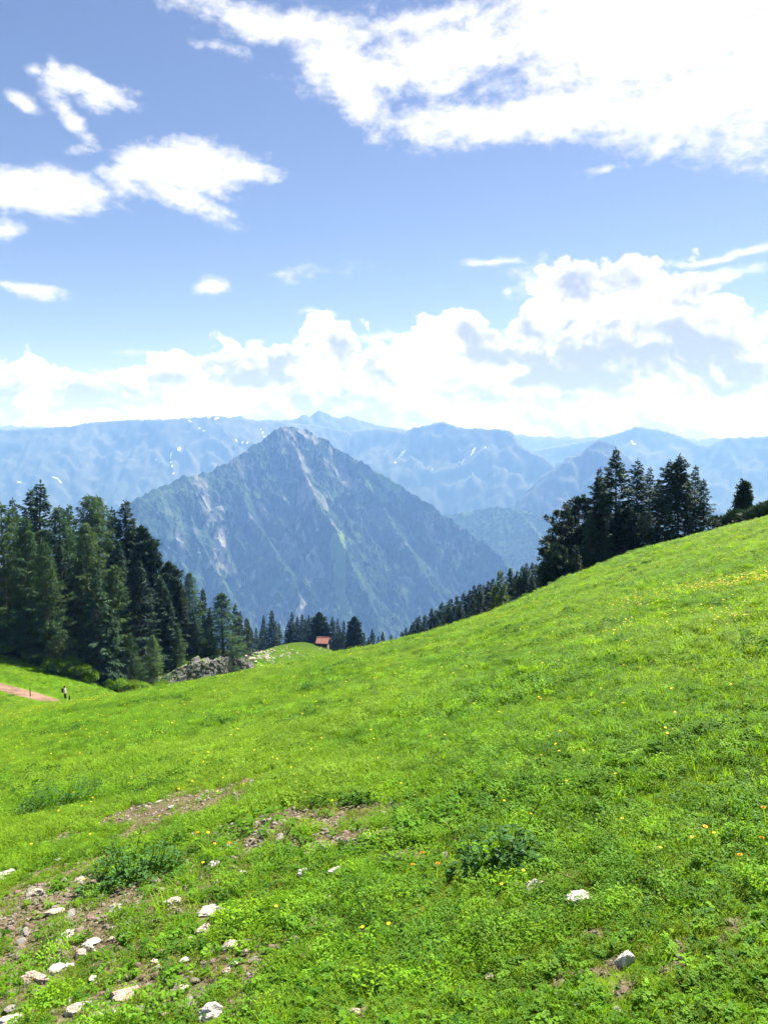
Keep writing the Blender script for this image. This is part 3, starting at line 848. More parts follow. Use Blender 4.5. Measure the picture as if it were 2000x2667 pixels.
def conifer(kind, h, R, seed, detail=1.0, clear=0.06, tops=1, ragged=0.25):
    """trunk and crown meshes of a conifer h tall with crown radius R, standing at the origin"""
    rng = np.random.default_rng(seed)
    crown = Acc(); wood = Acc()
    nz = 12
    zz = np.linspace(-0.6, h * 0.985, nz)
    lean = rng.normal(0, 0.012, 2)
    bx = lean[0] * zz + 0.05 * np.sin(zz * 0.7 + seed); by = lean[1] * zz + 0.05 * np.cos(zz * 0.6 + seed)
    r0 = 0.016 * h + 0.03
    V, Fc = tube(np.stack([bx, by, zz], 1), r0 * (1 - np.linspace(0, 1, nz) * 0.93), 7)
    wood.add(V, Fc)
    def axis(z):
        return np.array([np.interp(z, zz, bx), np.interp(z, zz, by), z])
    if kind == 'pine':
        nb = int(95 * detail)
        for i in range(nb):
            t = (i + rng.uniform(0, 1)) / nb
            z = h * (clear + (0.97 - clear) * t)
            prof = R * (0.35 + 0.65 * np.sin(np.pi * min(1, (t * 0.82 + 0.22))) ** 0.7) * (1.0 if t < .85 else (1 - t) / .15 * .75 + .25)
            L = prof * rng.uniform(0.65, 1.12)
            th = i * 2.4 + rng.normal(0, .4)
            o = np.array([np.cos(th), np.sin(th), 0])
            a = axis(z)
            e = a + o * L + np.array([0, 0, L * rng.uniform(0.05, 0.45)])
            m = a + o * L * 0.5 + np.array([0, 0, -0.02 * L])
            V, Fc = tube([a, m, e], [0.05, 0.035, 0.015], 4); wood.add(V, Fc)
            ncl = max(3, int((2 + L * 2.2) * detail))
            for c in range(ncl):
                f = rng.uniform(0.35, 1.0) if c else 1.0
                p_ = (a * (1 - f) ** 2 + 2 * m * f * (1 - f) + e * f * f) + rng.normal(0, 0.16, 3) * np.array([1, 1, .6])
                ns = int(20 * min(1.3, detail))
                dd = unit(rng.normal(size=(ns, 3)) * np.array([1, 1, .7]) + np.array([0, 0, 0.55]))
                b = p_ + dd * 0.05 + rng.normal(0, .05, (ns, 3))
                V, Fc = shards(b, dd, rng.uniform(.24, .46, ns) * (0.8 + 0.02 * h), rng.uniform(.10, .17, ns), rng=rng, sag=0)
                crown.add(V, Fc)
    else:
        larch = kind == 'larch'
        step = (0.30 if larch else 0.33) * (0.6 + h / 30.0) / detail ** 0.5
        heads = [(0.0, 0.0, h, 1.0)]
        for e_ in range(tops - 1):
            heads.append((rng.normal(0, R * .28), rng.normal(0, R * .2), h * rng.uniform(.9, .97), .7))
        for hi, (hx, hy, hh, hs) in enumerate(heads):
            z0_ = h * clear if hi == 0 else h * 0.45
            z = z0_
            if hi > 0:
                zt = np.linspace(h * .35, hh * .985, 7)
                V, Fc = tube(np.stack([hx * np.minimum(1, (zt - h * .35) / (h * .2)), hy * np.minimum(1, (zt - h * .35) / (h * .2)), zt], 1), 0.6 * r0 * (1 - np.linspace(0, 1, 7) * .93), 5); wood.add(V, Fc)
            gap_th = rng.uniform(0, 6.28)
            while z < hh - 0.15:
                t = (z - z0_) / (hh - z0_)
                nb = rng.integers(4, 7) if t < 0.85 else rng.integers(3, 5)
                base_prof = (1 - t) ** (0.72 if larch else 0.82)
                if t < 0.12: base_prof *= 0.72 + 2.3 * t
                th0 = rng.uniform(0, 6.28)
                for b_ in range(nb):
                    if rng.uniform() < 0.10: continue
                    th = th0 + b_ * 6.283 / nb + rng.normal(0, .22)
                    L = hs * R * base_prof * (1 + ragged * rng.normal(0, 1)) * (0.8 + 0.25 * np.sin(3 * th + z * 0.9 + seed))
                    L = max(0.16, L)
                    o = np.array([np.cos(th), np.sin(th), 0]); sd = np.array([-o[1], o[0], 0])
                    a = axis(z) + (np.array([hx, hy, 0]) if hi else 0)
                    rise = (0.75 * t - 0.12) if not larch else (0.35 * t + 0.0)
                    droop = (0.34 if not larch else 0.18) * (1 - 0.7 * t)
                    def pos(f):
                        f = np.asarray(f)[..., None]
                        zc = L * (rise * f - droop * f * f + 0.12 * f ** 4)
                        return a + o * L * f + np.array([0, 0, 1.0]) * zc
                    if L > 0.5:
                        V, Fc = tube(pos(np.array([0, .35, .7, .95])), np.array([.03, .024, .016, .006]) * (0.5 + h / 25), 3); wood.add(V, Fc)
                    ns = int((5 + L * (11 if larch else 9.5)) * detail)
                    f = np.sqrt(rng.uniform(0.03, 1.0, ns))
                    base = pos(f)
                    lat = rng.choice([-1, 1], ns) * rng.uniform(.3, 1.15, ns)
                    if larch:
                        base = base + sd * (lat * 0.16 * L)[:, None] * (1 - f * .5)[:, None] + rng.normal(0, .05, (ns, 3))
                        dd = o * 0.6 + sd * lat[:, None] * 0.7 + rng.normal(0, .28, (ns, 3)) + np.array([0, 0, -.25])
                        ln = rng.uniform(.25, .5, ns) * (0.55 + h / 32); wd = rng.uniform(.05, .10, ns) * (0.6 + h / 30)
                    else:
                        base = base + sd * (lat * 0.13 * L)[:, None] * (1.05 - f)[:, None]
                        dd = o * 0.75 + sd * lat[:, None] * 0.75 + rng.normal(0, .16, (ns, 3)) + np.array([0, 0, -.12 - .3 * (1 - t)])
                        ln = rng.uniform(.30, .62, ns) * (0.50 + h / 30) * min(1, .5 + L * .5); wd = rng.uniform(.10, .19, ns) * (0.55 + h / 30)
                    V, Fc = shards(base, dd, ln, wd, rng=rng, sag=0.12)
                    crown.add(V, Fc)
                z += step * rng.uniform(.75, 1.25) * (1.0 if t < .8 else .7)
            # leader
            nl = 8
            zb = np.linspace(hh - .55, hh - .05, nl)
            dd = rng.normal(0, .45, (nl, 3)) + np.array([0, 0, 1.0])
            V, Fc = shards(np.stack([np.full(nl, axis(hh)[0] + hx), np.full(nl, axis(hh)[1] + hy), zb], 1), dd, np.full(nl, .4), np.full(nl, .09), rng=rng, sag=0)
            crown.add(V, Fc)
    return wood.mesh(kind + '_trunk', MAT['bark'], True), crown.mesh(kind + '_crown', MAT[kind])

PROTO = {}
def proto(kind, var, big=False):
    key = (kind, var, big)
    if key not in PROTO:
        sd = {'spruce': 100, 'larch': 200, 'pine': 300}[kind] + var * 7 + (50 if big else 0)
        rad = {'spruce': 3.0, 'larch': 3.7, 'pine': 2.9}[kind] * (1 + 0.12 * ((var * 37) % 5 - 2) / 2)
        PROTO[key] = conifer(kind, 14.0, rad, sd, 2.1 if big else 2.0, clear=0.04 if kind != 'larch' else 0.07)
    return PROTO[key]

ORD = ['zeroth', 'first', 'second', 'third', 'fourth', 'fifth', 'sixth', 'seventh', 'eighth', 'ninth', 'tenth', 'eleventh', 'twelfth', 'thirteenth', 'fourteenth', 'fifteenth',
       'sixteenth', 'seventeenth', 'eighteenth', 'nineteenth', 'twentieth', 'twenty-first', 'twenty-second', 'twenty-third', 'twenty-fourth', 'twenty-fifth', 'twenty-sixth',
       'twenty-seventh', 'twenty-eighth', 'twenty-ninth', 'thirtieth', 'thirty-first', 'thirty-second', 'thirty-third', 'thirty-fourth', 'thirty-fifth', 'thirty-sixth', 'thirty-seventh',
       'thirty-eighth', 'thirty-ninth', 'fortieth']
KINDNAME = {'spruce': 'spruce_tree', 'larch': 'larch_tree', 'pine': 'stone_pine'}
SPOKEN = {'spruce': 'spruce', 'larch': 'larch', 'pine': 'stone pine'}

def plant(kind, u, vtop, y, label, group, width=1.0, var=0, big=False, meshes=None, mesh_h=14.0, sink=0.3):
    top = at(u, vtop, y)
    gz = H1(top[0], y)
    h = max(1.5, top[2] - gz)
    root = empty(KINDNAME[kind], (top[0], y, gz - sink))
    tr, cr = meshes or proto(kind, var, big)
    s = (h + sink) / mesh_h
    root.scale = (s ** 0.95 * width, s ** 0.95 * width, s)
    root.rotation_euler = (0, 0, random.uniform(0, 6.28))
    link('trunk', tr, root)
    link('crown', cr, root)
    tag(root, label, 'tree', group)
    return root, h

def grove(rows, where, group, fixed=()):
    """rows: (kind, u, vtop, y, width). Labelled by kind, counted from the left of the picture."""
    cnt = {}
    for i, (kind, u, vt, y, wd, *rest) in enumerate(sorted(rows, key=lambda r: r[1])):
        cnt[kind] = cnt.get(kind, 0) + 1
        wd = wd * (.82 if y > 200 else 1.08 if y > 140 else .95)
        lab = rest[0] if rest else '%s %s counted from the left %s' % (ORD[cnt[kind]], SPOKEN[kind], where)
        plant(kind, u, vt, y, lab, group, wd, var=i % 5, big=y < 125)

LEFT = [  # the dark wood on the left, front row and the ones rising behind
    ('larch', 2, 1312, 121, 1.15, 'big pale green larch cut by the left edge of the photo'), ('larch', 63, 1348, 120, 1.05), ('larch', 118, 1411, 117.5, 1.0), ('spruce', 32, 1299, 138, .9),
    ('spruce', 99, 1255, 138, 1.25, 'tallest broad spruce rising above the left wood'), ('spruce', 78, 1272, 142, .9), ('larch', 156, 1318, 132, 1.15), ('spruce', 177, 1312, 144, .9), ('larch', 232, 1289, 140, 1.2), ('larch', 252, 1293, 143, 1.0),
    ('larch', 224, 1360, 126, 1.1), ('spruce', 291, 1324, 146, .9), ('spruce', 325, 1300, 141, 1.05, 'slender dark spruce with pointed tip at the right shoulder of the left wood'), ('pine', 346, 1372, 146, 1.0), ('pine', 369, 1372, 143, 1.05), ('spruce', 312, 1411, 133, 1.0),
    ('spruce', 253, 1478, 119, 1.1, 'tiered dark spruce standing in front at the edge of the left wood'), ('spruce', 286, 1580, 120, .95), ('spruce', 358, 1457, 132, 1.15), ('larch', 397, 1652, 126, 1.0, 'small light green larch above the rock outcrop'), ('larch', 338, 1648, 122, .9),
    ('pine', 401, 1480, 143, .9), ('pine', 439, 1464, 146, 1.0), ('larch', 458, 1470, 150, .95), ('spruce', 422, 1506, 138, 1.1), ('larch', 492, 1491, 150, 1.0), ('spruce', 470, 1520, 145, 1.0),
    ('spruce', 527, 1533, 153, 1.0), ('larch', 578, 1543, 147, 1.25, 'wide feathery larch at the right end of the left wood'), ('spruce', 612, 1573, 156, .9), ('spruce', 623, 1592, 158, .85), ('spruce', 642, 1609, 166, .9),
    ('spruce', 206, 1440, 128, 1.0), ('spruce', 160, 1420, 126, 1.0), ('spruce', 20, 1400, 128, 1.1), ('larch', 464, 1632, 136, .9), ('spruce', 510, 1600, 146, 1.0), ('spruce', 545, 1585, 152, .9),
    ('spruce', 385, 1540, 135, 1.05), ('spruce', 440, 1560, 138, 1.0), ('larch', 300, 1470, 128, 1.0), ('spruce', -40, 1330, 135, 1.1), ('larch', -70, 1400, 122, 1.1),
]
grove(LEFT, 'in the dark wood left', 'conifers of the left wood')

MIDDLE = [('spruce', 655, 1640, 256, 1.2), ('spruce', 680, 1636, 262, 1.1), ('spruce', 718, 1632, 258, 1.2), ('spruce', 752, 1615, 262, 1.1), ('spruce', 796, 1612, 264, 1.2), ('spruce', 842, 1612, 266, 1.2), ('spruce', 886, 1632, 262, 1.2), ('spruce', 912, 1628, 255, 1.2), ('spruce', 938, 1640, 258, 1.1), ('spruce', 960, 1660, 256, 1.1), ('spruce', 986, 1658, 256, 1.2), ('spruce', 1018, 1652, 246, 1.1), ('spruce', 1030, 1660, 236, 1.1), ('spruce', 646, 1613, 262, .9), ('spruce', 667, 1633, 268, .9), ('spruce', 688, 1601, 258, .8), ('spruce', 707, 1590, 253, 1.5, 'broad dark spruce beside the scree left of the hut'), ('spruce', 728, 1622, 262, .9), ('spruce', 745, 1634, 270, .8),
          ('spruce', 760, 1594, 258, 1.1), ('spruce', 773, 1604, 262, .9), ('spruce', 786, 1599, 259, 1.0), ('spruce', 806, 1602, 258, 1.0), ('pine', 831, 1594, 256, 1.4, 'round headed stone pine right behind the hut'), ('spruce', 820, 1606, 264, .9), ('spruce', 868, 1607, 256, 1.1),
          ('spruce', 878, 1612, 260, .9), ('spruce', 895, 1616, 258, .8), ('pine', 922, 1606, 248, 1.35, 'dense stone pine right of the hut at the meadow edge'), ('spruce', 949, 1646, 262, .7), ('spruce', 971, 1638, 255, .9), ('spruce', 998, 1643, 250, .9), ('spruce', 855, 1626, 262, .9), ('spruce', 906, 1640, 262, .8)]
grove(MIDDLE, 'in the tree line behind the hut', 'trees behind the hut')

RIGHTLINE = []
tops_r = [(1045, 1645), (1056, 1633), (1071, 1626), (1082, 1608), (1093, 1604), (1108, 1600), (1123, 1583), (1134, 1588), (1147, 1566), (1160, 1572), (1176, 1557), (1190, 1553), (1207, 1541), (1222, 1536), (1236, 1525), (1248, 1518),
          (1258, 1522), (1268, 1513), (1284, 1506), (1327, 1478), (1345, 1487), (1359, 1472), (1374, 1467), (1384, 1465), (1395, 1467), (1406, 1466), (1416, 1452), (1338, 1500), (1366, 1492), (1426, 1470)]
for i, (u, v) in enumerate(tops_r):
    yy = np.interp(u, [1040, 1150, 1270, 1420], [205, 170, 140, 118]) + (i * 37 % 11 - 5)
    RIGHTLINE.append(('spruce', u, v, float(yy), 0.92 + 0.06 * (i % 4)))
for i, u in enumerate((1064, 1100, 1140, 1168, 1200, 1230, 1252, 1290, 1312, 1352, 1388, 1412)):
    v = np.interp(u, [1045, 1207, 1300, 1420], [1655, 1556, 1512, 1480]) + (i % 3) * 5
    RIGHTLINE.append(('spruce', u, float(v), float(np.interp(u, [1040, 1150, 1270, 1420], [192, 158, 130, 110])), 1.0))
SMALLLINE = sorted(RIGHTLINE, key=lambda r: r[1])
for i, (kd, u, vt, y, wd) in enumerate(SMALLLINE[:40]):
    plant(kd, u, vt, y, '%s spruce counted from the left in the dark row below the right meadow' % ORD[i + 1], 'spruces beyond the right meadow edge', wd, var=i % 5)
for i, (kd, u, vt, y, wd) in enumerate(SMALLLINE[40:]):
    plant(kd, u, vt, y, '%s spruce left of the big stone pine in the dark row' % ('nearest' if i == 1 else 'second'), 'spruces beyond the right meadow edge', wd, var=i % 5)
bush_top = at(1307, 1486, 70.0); bush_h = bush_top[2] - H1(bush_top[0], 70.0) + .3
_keep = MAT['spruce']; MAT['spruce'] = MAT['spruce_light']
bush_ms = conifer('spruce', bush_h, .27 * bush_h, 515, 2.4, clear=.03, ragged=.2)
MAT['spruce'] = _keep
plant('spruce', 1307, 1486, 70.0, 'single bushy olive green spruce in front of the dark row', 'spruces beyond the right meadow edge', 1.0, meshes=bush_ms, mesh_h=bush_h)

# the group of tall spruces on the right crest, each grown on its own
CREST = [
    ('pine', 1508, 1290, 93, 1.3, 1, 'big round topped stone pine left in the crest group'), ('pine', 1478, 1352, 90, 1.25, 1, 'lower stone pine leaning out left of the crest group'), ('pine', 1450, 1418, 86, 1.2, 1, 'lowest stone pine at the left foot of the crest group'),
    ('spruce', 1560, 1221, 92, .95, 2, 'twin tipped spruce beside the round topped stone pine'), ('spruce', 1610, 1168, 90, 1.05, 1, 'tallest slender spruce of the crest group'),
    ('spruce', 1659, 1196, 91, 1.05, 1, 'open branched spruce right of the tallest crest spruce'), ('spruce', 1692, 1219, 93, 1.0, 1, 'bluish spruce in the middle of the crest group'), ('spruce', 1716, 1248, 94, .95, 1, 'shorter bluish spruce beside the gap in the crest group'),
    ('spruce', 1771, 1184, 90, 1.5, 3, 'wide three tipped spruce at the right of the crest group'), ('spruce', 1806, 1214, 93, 1.0, 1, 'spruce behind the right shoulder of the wide three tipped spruce'), ('spruce', 1836, 1250, 89, 1.15, 1, 'rightmost spruce of the crest group with drooping branches'),
    ('pine', 1628, 1312, 87, 1.0, 1, 'stone pine low between the two tallest crest spruces'), ('spruce', 1540, 1330, 86, 1.1, 1, 'dark low spruce in front of the crest stone pines'), ('spruce', 1690, 1330, 86, 1.2, 1, 'dark low spruce under the bluish crest spruces'), ('spruce', 1740, 1310, 87, 1.2, 1, 'dark low spruce left of the wide three tipped spruce'),
    ('spruce', 1500, 1420, 82, 1.1, 1, 'short brownish spruce in front of the stone pines on the crest'), ('spruce', 1580, 1350, 85, 1.1, 1, 'short dark spruce at the foot of the tallest crest spruce'), ('spruce', 1800, 1320, 87, 1.1, 1, 'short dark spruce at the foot of the wide three tipped spruce'),
]
for i, (kd, u, vt, y, wd, tp, lab) in enumerate(CREST):
    top = at(u, vt, y); h = top[2] - H1(top[0], y)
    R = (0.225 if kd == 'spruce' else 0.27) * max(h, 4) * wd
    ms = conifer(kd, h + .3, R, 900 + i * 13, 2.2 if kd == 'spruce' else 1.25, clear=0.05 if i not in (4, 5) else 0.12, tops=tp, ragged=0.26)
    plant(kd, u, vt, y, lab, 'trees of the right crest group', 1.0, meshes=ms, mesh_h=h + .3)
lone_top = at(1935, 1256, 74); lone_h = lone_top[2] - H1(lone_top[0], 74.0) + .3
plant('pine', 1935, 1256, 74, 'small lone stone pine on the right skyline', 'pines on the right skyline', 1.0, meshes=conifer('pine', lone_h, .145 * lone_h, 4242, 1.0, clear=.12), mesh_h=lone_h)

# dwarf pines and leafy shrubs
def bush(name, seed, R, Hh, mat, n, leaf, spiky=False):
    rng = np.random.default_rng(seed)
    ac = Acc(); st = Acc()
    for s in range(7):
        th = rng.uniform(0, 6.28); rr = R * rng.uniform(.2, .75)
        V, Fc = tube([(0, 0, -.3), (np.cos(th) * rr * .5, np.sin(th) * rr * .5, Hh * .4), (np.cos(th) * rr, np.sin(th) * rr, Hh * rng.uniform(.55, .85))], [.05, .035, .012], 4); st.add(V, Fc)
    lob = [(rng.uniform(-.6, .6) * R, rng.uniform(-.6, .6) * R, Hh * rng.uniform(.3, .72), R * rng.uniform(.3, .5)) for _ in range(11)]
    for (x, y, z, r) in lob:
        m = n // 11
        dd = unit(rng.normal(size=(m, 3)) + np.array([0, 0, .25]))
        b = np.array([x, y, z]) + dd * (r * rng.uniform(.45, 1.05, m) ** .6)[:, None] * np.array([1, 1, Hh / R * .55])
        b[:, 2] = np.maximum(b[:, 2], 0.02)
        dv = dd + rng.normal(0, .5, (m, 3)) + np.array([0, 0, .7 if spiky else .1])
        V, Fc = shards(b, dv, rng.uniform(.7, 1.3, m) * leaf, rng.uniform(.35, .6, m) * leaf * (.6 if spiky else 1), rng=rng, sag=.05); ac.add(V, Fc)
    return st.mesh(name + '_stems', MAT['bark'], True), ac.mesh(name + '_leaves', mat)
DWARF = [bush('dwarf_pine', 40 + i, 1.6, 1.5, MAT['pine'], 2600, .3, True) for i in range(3)]
SHRUB = [bush('shrub', 60 + i, 1.3, 1.7, MAT['shrub'], 2400, .2) for i in range(3)]
def put_bush(name, ms, u, v, y, scale, label, group, vtop=None):
    p_ = at(u, v, y)
    gz = H1(p_[0], y)
    root = empty(name, (p_[0], y, gz - .05))
    root.scale = (scale, scale, scale * random.uniform(.85, 1.15))
    root.rotation_euler = (0, 0, random.uniform(0, 6))
    link('stem', ms[0], root); link('foliage', ms[1], root)
    tag(root, label, 'shrub', group)
for i, (u, y, s, lab) in enumerate([(1868, 76, 1.15, 'low dwarf pine just right of the crest spruces'), (1898, 72, 1.25, 'dwarf pine bush left below the lone stone pine'), (1924, 71, 1.2, 'dwarf pine bush at the foot of the lone stone pine'), (1956, 69, 1.25, 'dwarf pine bush right of the lone stone pine'),
                                    (1986, 67, 1.35, 'dwarf pine bush near the right edge of the skyline'), (2015, 66, 1.4, 'dwarf pine bush cut by the right edge of the photo'), (646, 148, 1.0, 'dark dwarf pine sprawling at the end of the rock outcrop'), (630, 150, .9, 'dark dwarf pine on top of the outcrop end')]):
    put_bush('dwarf_pine', DWARF[i % 3], u, 1400, y, s, lab, 'dwarf pines')
for i, (u, y, s, lab) in enumerate([(165, 114.5, 2.1, 'large sunlit light green shrub at the wood edge'), (205, 115.0, 1.8, 'sunlit green shrub right of the largest wood edge shrub'), (232, 114.6, 1.2, 'small green shrub left of the front spruce'), (330, 118.6, 1.5, 'green shrub under the trees between front spruce and outcrop'),
                                    (365, 120.6, 1.4, 'green shrub left of the small light larch'), (415, 124.4, 1.4, 'green shrub right of the small light larch'), (445, 126.6, 1.2, 'green shrub above the left end of the rock outcrop'), (500, 141, 1.5, 'green shrub on top of the rock outcrop'), (535, 145, 1.4, 'green shrub above the pale slab of the outcrop'),
                                    (300, 117.0, 1.3, 'green shrub at the foot of the front spruce'), (190, 115, .8, 'low yellowish shrub on the bank above the pasture'), (225, 115.5, .7, 'low yellowish shrub below the front spruce'), (140, 115.5, .7, 'low dark shrub beside the largest wood edge shrub'), (20, 117, 1.3, 'shaded shrub under the big larch at the left edge'), (80, 117, 1.2, 'shaded shrub under the second larch'),
                                    (385, 134, 1.4, 'dark green shrub in the shade behind the small light larch'), (470, 136, 1.4, 'dark green shrub beside the larch sapling on the outcrop'), (560, 147, 1.4, 'dark shrub under the wide feathery larch')]):
    put_bush('leafy_shrub', SHRUB[i % 3], u, 1700, y, s, lab, 'shrubs along the wood edge')

# ------------------------------------------------------------------ rock outcrop, scree, hut, path, posts
_iv, _if = None, None
def ico(sub):
    bm = bmesh.new()
    bmesh.ops.create_icosphere(bm, subdivisions=sub, radius=1.0)
    bm.verts.ensure_lookup_table()
    V = np.array([v.co[:] for v in bm.verts]); Fc = np.array([[v.index for v in f.verts] for f in bm.faces])
    bm.free()
    return V, Fc
ICO2, ICO3, ICO4 = ico(2), ico(3), ico(4)

def rock_verts(seed, sub=3, cuts=7, rough=.12):
    rng = np.random.default_rng(seed)
    V, Fc = {2: ICO2, 3: ICO3, 4: ICO4}[sub]
    V = V.copy()
    for _ in range(cuts):
        n = unit(rng.normal(size=3)); d = rng.uniform(.45, .85)
        s = V @ n - d
        V = V - np.maximum(s, 0)[:, None] * n * .95
    V = V * (1 + rough * fbm(V[:, 0] * 1.7 + seed, V[:, 1] * 1.7 + V[:, 2] * 2.3, 3))[:, None]
    if sub == 4:
        V = V * (1 + .10 * ridged(V[:, 0] * 3.1 + seed, V[:, 1] * 3.1 - V[:, 2] * 2.7, 3) + .05 * fbm(V[:, 0] * 8 + seed, V[:, 1] * 8 + V[:, 2] * 7, 2))[:, None]
    return V, Fc

rm, k, out = new_mat('bedded_limestone')
geo = k.n('ShaderNodeNewGeometry')
tcn = k.n('ShaderNodeTexCoord')
n1 = k.noise(k.vm('MULTIPLY', tcn.outputs['Object'], (1, 1, 3.5)), 0.9, 7, 0.65)
n2 = k.noise(tcn.outputs['Object'], 0.35, 4, 0.6)
c = k.mix(k.step(n1, .35, .68), (0.035, 0.033, 0.031), (0.19, 0.18, 0.172))
up = k.sep(geo.outputs['Normal'])[2]
c = k.mix(k.m('MULTIPLY', k.step(up, .55, .8), k.step(n2, .42, .55)), c, (0.07, 0.12, 0.03))
c = k.mix(k.step(n2, .55, .7), c, (0.16, 0.12, 0.07))
p = principled(k, c, .9, n1, .8, .3, .15)
k.link(p.outputs[0], out.inputs[0])
MAT['cliff'] = rm

# tilted beds of rock breaking out of the bank under the left wood
def outcrop():
    U = np.linspace(330, 662, 240)
    rows = 90
    yb = np.interp(U, [330, 420, 550, 662], [119.5, 125.5, 136.0, 150.0])
    xb = np.array([at(u, 1760, y)[0] for u, y in zip(U, yb)])
    base = Hg(xb, yb) - 1.2
    hgt = np.interp(U, [330, 360, 410, 460, 500, 560, 610, 640, 662], [.5, 1.3, 2.2, 3.3, 4.4, 4.3, 4.0, 3.2, .9]) + 1.2
    hgt = hgt * (1 + .22 * fbm(U / 22, U * 0 + 2, 3))
    f = np.linspace(0, 1, rows)[:, None]
    S = np.concatenate([[0], np.cumsum(np.hypot(np.diff(xb), np.diff(yb)))])[None, :] * np.ones((rows, 1))
    zz = base[None, :] + hgt[None, :] * np.minimum(1, f / .86)
    back = np.where(f < .86, f * 1.6, 1.376 + (f - .86) * 26)
    zz = zz - np.maximum(0, f - .86) * 3.0
    hz_ = zz - base.min()
    bed = (hz_ * cos(radians(38)) + S * sin(radians(38)))           # distance across the tilted beds
    bw = bed + 1.3 * fbm(S / 4.0, hz_ / 4.0, 4)
    thick = .55 + .35 * np.sin(np.floor(bw / .9) * 12.9)
    stepy = (np.floor(bw / .9) * .9 - bw) / .9 * thick * (.4 + .6 * sstep(fbm(S / 3.0, hz_ / 3.0 + 20, 2), -.1, .25))   # broken saw-toothed ledges
    rough = .9 * fbm(S / 2.4 + 5, hz_ / 2.4, 5, .6) + .7 * np.floor(2.2 * fbm(S / 5, hz_ / 5 + 9, 2)) * .6
    face = sstep(f, 0, .04) * (1 - sstep(f, .84, .97))
    out_ = (.55 * stepy + rough) * face
    Xo = xb[None, :] + .25 * out_; Yo = yb[None, :] + back - out_ * .9
    o = link('rock_outcrop', grid_mesh('rock_outcrop', Xo, Yo, zz + .12 * fbm(S / .7, hz_ / .7, 3) * face, [MAT['cliff']], False))
    tag(o, 'grey tilted limestone outcrop breaking through the bank under the left wood', 'rock')
outcrop()

# boulders and scree round the hut knoll
scree = Acc()
rng = np.random.default_rng(9)
spots = []
for i in range(170):
    u = 640 + abs(rng.normal(0, 60)); v = 1705 + rng.normal(0, 11)
    if u > 800: continue
    spots.append((u, v, rng.uniform(.18, .75)))
for i in range(26):
    spots.append((rng.uniform(700, 900), rng.uniform(1672, 1712), rng.uniform(.12, .45)))
for i in range(24):
    spots.append((rng.uniform(862, 905), rng.uniform(1684, 1706), rng.uniform(.2, .5)))
for (u, v, s) in spots:
    g = on_ground(u, v, 150, 290)
    if g is None: continue
    V, Fc = rock_verts(int(rng.integers(1, 500)), 2, 6, .15)
    V = V * s * rng.uniform(.6, 1.2, 3) * np.array([1, 1, .75])
    a_ = rng.uniform(0, 6.28); V = V @ np.array([[cos(a_), -sin(a_), 0], [sin(a_), cos(a_), 0], [0, 0, 1]])
    scree.add(V + np.array([g[0], g[1], H1(g[0], g[1]) + s * .2]), Fc)
sc = link('scree', scree.mesh('scree', MAT['stone_cream']))
tag(sc, 'pale broken scree and boulders strewn around the hut knoll', 'scree', kind='stuff')

def box(x0, x1, y0, y1, z0_, z1):
    V = [(x, y, z) for z in (z0_, z1) for y in (y0, y1) for x in (x0, x1)]
    Fc = [(0, 2, 3, 1), (4, 5, 7, 6), (0, 1, 5, 4), (2, 6, 7, 3), (0, 4, 6, 2), (1, 3, 7, 5)]
    return np.array(V, float), np.array(Fc)

# hut: dark timber walls on a stone footing under one red pitched roof
hp = at(842, 1680, 244.0)
hz = H1(hp[0], 244.0)
hut = empty('hut', (hp[0], 244.0, hz))
hut.rotation_euler = (0, 0, radians(-9))
tag(hut, 'small dark timber hut with a salmon red roof on the knoll', 'hut')
HWX, HWY, HH = 1.55, 1.4, 1.9
V, Fc = box(-HWX - .1, HWX + .1, -HWY - .1, HWY + .1, -1.2, .35)
link('footing', mesh_from('footing', V, Fc, [MAT['wallstone']]), hut)
me_plank = None
nlog = 7
for i in range(nlog):
    z = .35 + i * (HH - .35) / nlog
    dz = (HH - .35) / nlog
    V, Fc = box(-HWX, HWX, -HWY, HWY, z + .012, z + dz - .012)
    link('log_course', mesh_from('log_course', V, Fc, [MAT['wood_dark']]), hut)
# gable infill
V = np.array([(-HWX, -HWY, HH), (-HWX, HWY, HH), (-HWX, .1, HH + 1.05), (HWX, -HWY, HH), (HWX, HWY, HH), (HWX, .1, HH + 1.05)], float)
link('gable', mesh_from('gable', V, [(0, 2, 1), (3, 4, 5), (0, 1, 4, 3), (0, 3, 5, 2), (1, 2, 5, 4)], [MAT['wood_dark']]), hut)
def roof_side(y0, z0_, y1, z1, t=.09, n=5):
    parts = []
    xs_ = np.linspace(-HWX - .5, HWX + .5, n + 1)
    for i in range(n):
        xa, xb = xs_[i] + .012, xs_[i + 1] - .012
        V = [(xa, y0, z0_), (xb, y0, z0_), (xb, y1, z1), (xa, y1, z1), (xa, y0, z0_ + t), (xb, y0, z0_ + t), (xb, y1, z1 + t), (xa, y1, z1 + t)]
        parts.append((np.array(V, float), [(0, 3, 2, 1), (4, 5, 6, 7), (0, 1, 5, 4), (1, 2, 6, 5), (2, 3, 7, 6), (3, 0, 4, 7)]))
    return parts
V, Fc = box(-HWX - .5, HWX + .5, -.02, .22, HH + 1.17, HH + 1.27)
roof = link('roof', mesh_from('roof_ridge', V, Fc, [MAT['roof_red']]), hut)
for V, Fc in roof_side(-HWY - .75, HH - .42, .1, HH + 1.12) + roof_side(HWY + .6, HH - .2, .1, HH + 1.12):
    link('roof_sheet', mesh_from('roof_sheet', V, Fc, [MAT['roof_red']]), roof)
V, Fc = box(-.4, .4, -HWY - .05, -HWY + .02, .35, 1.8)
door = link('door', mesh_from('door', V, Fc, [MAT['bark']]), hut)
V, Fc = box(.24, .32, -HWY - .11, -HWY - .052, 1.0, 1.12)
link('handle', mesh_from('handle', V, Fc, [MAT['wallstone']]), door)

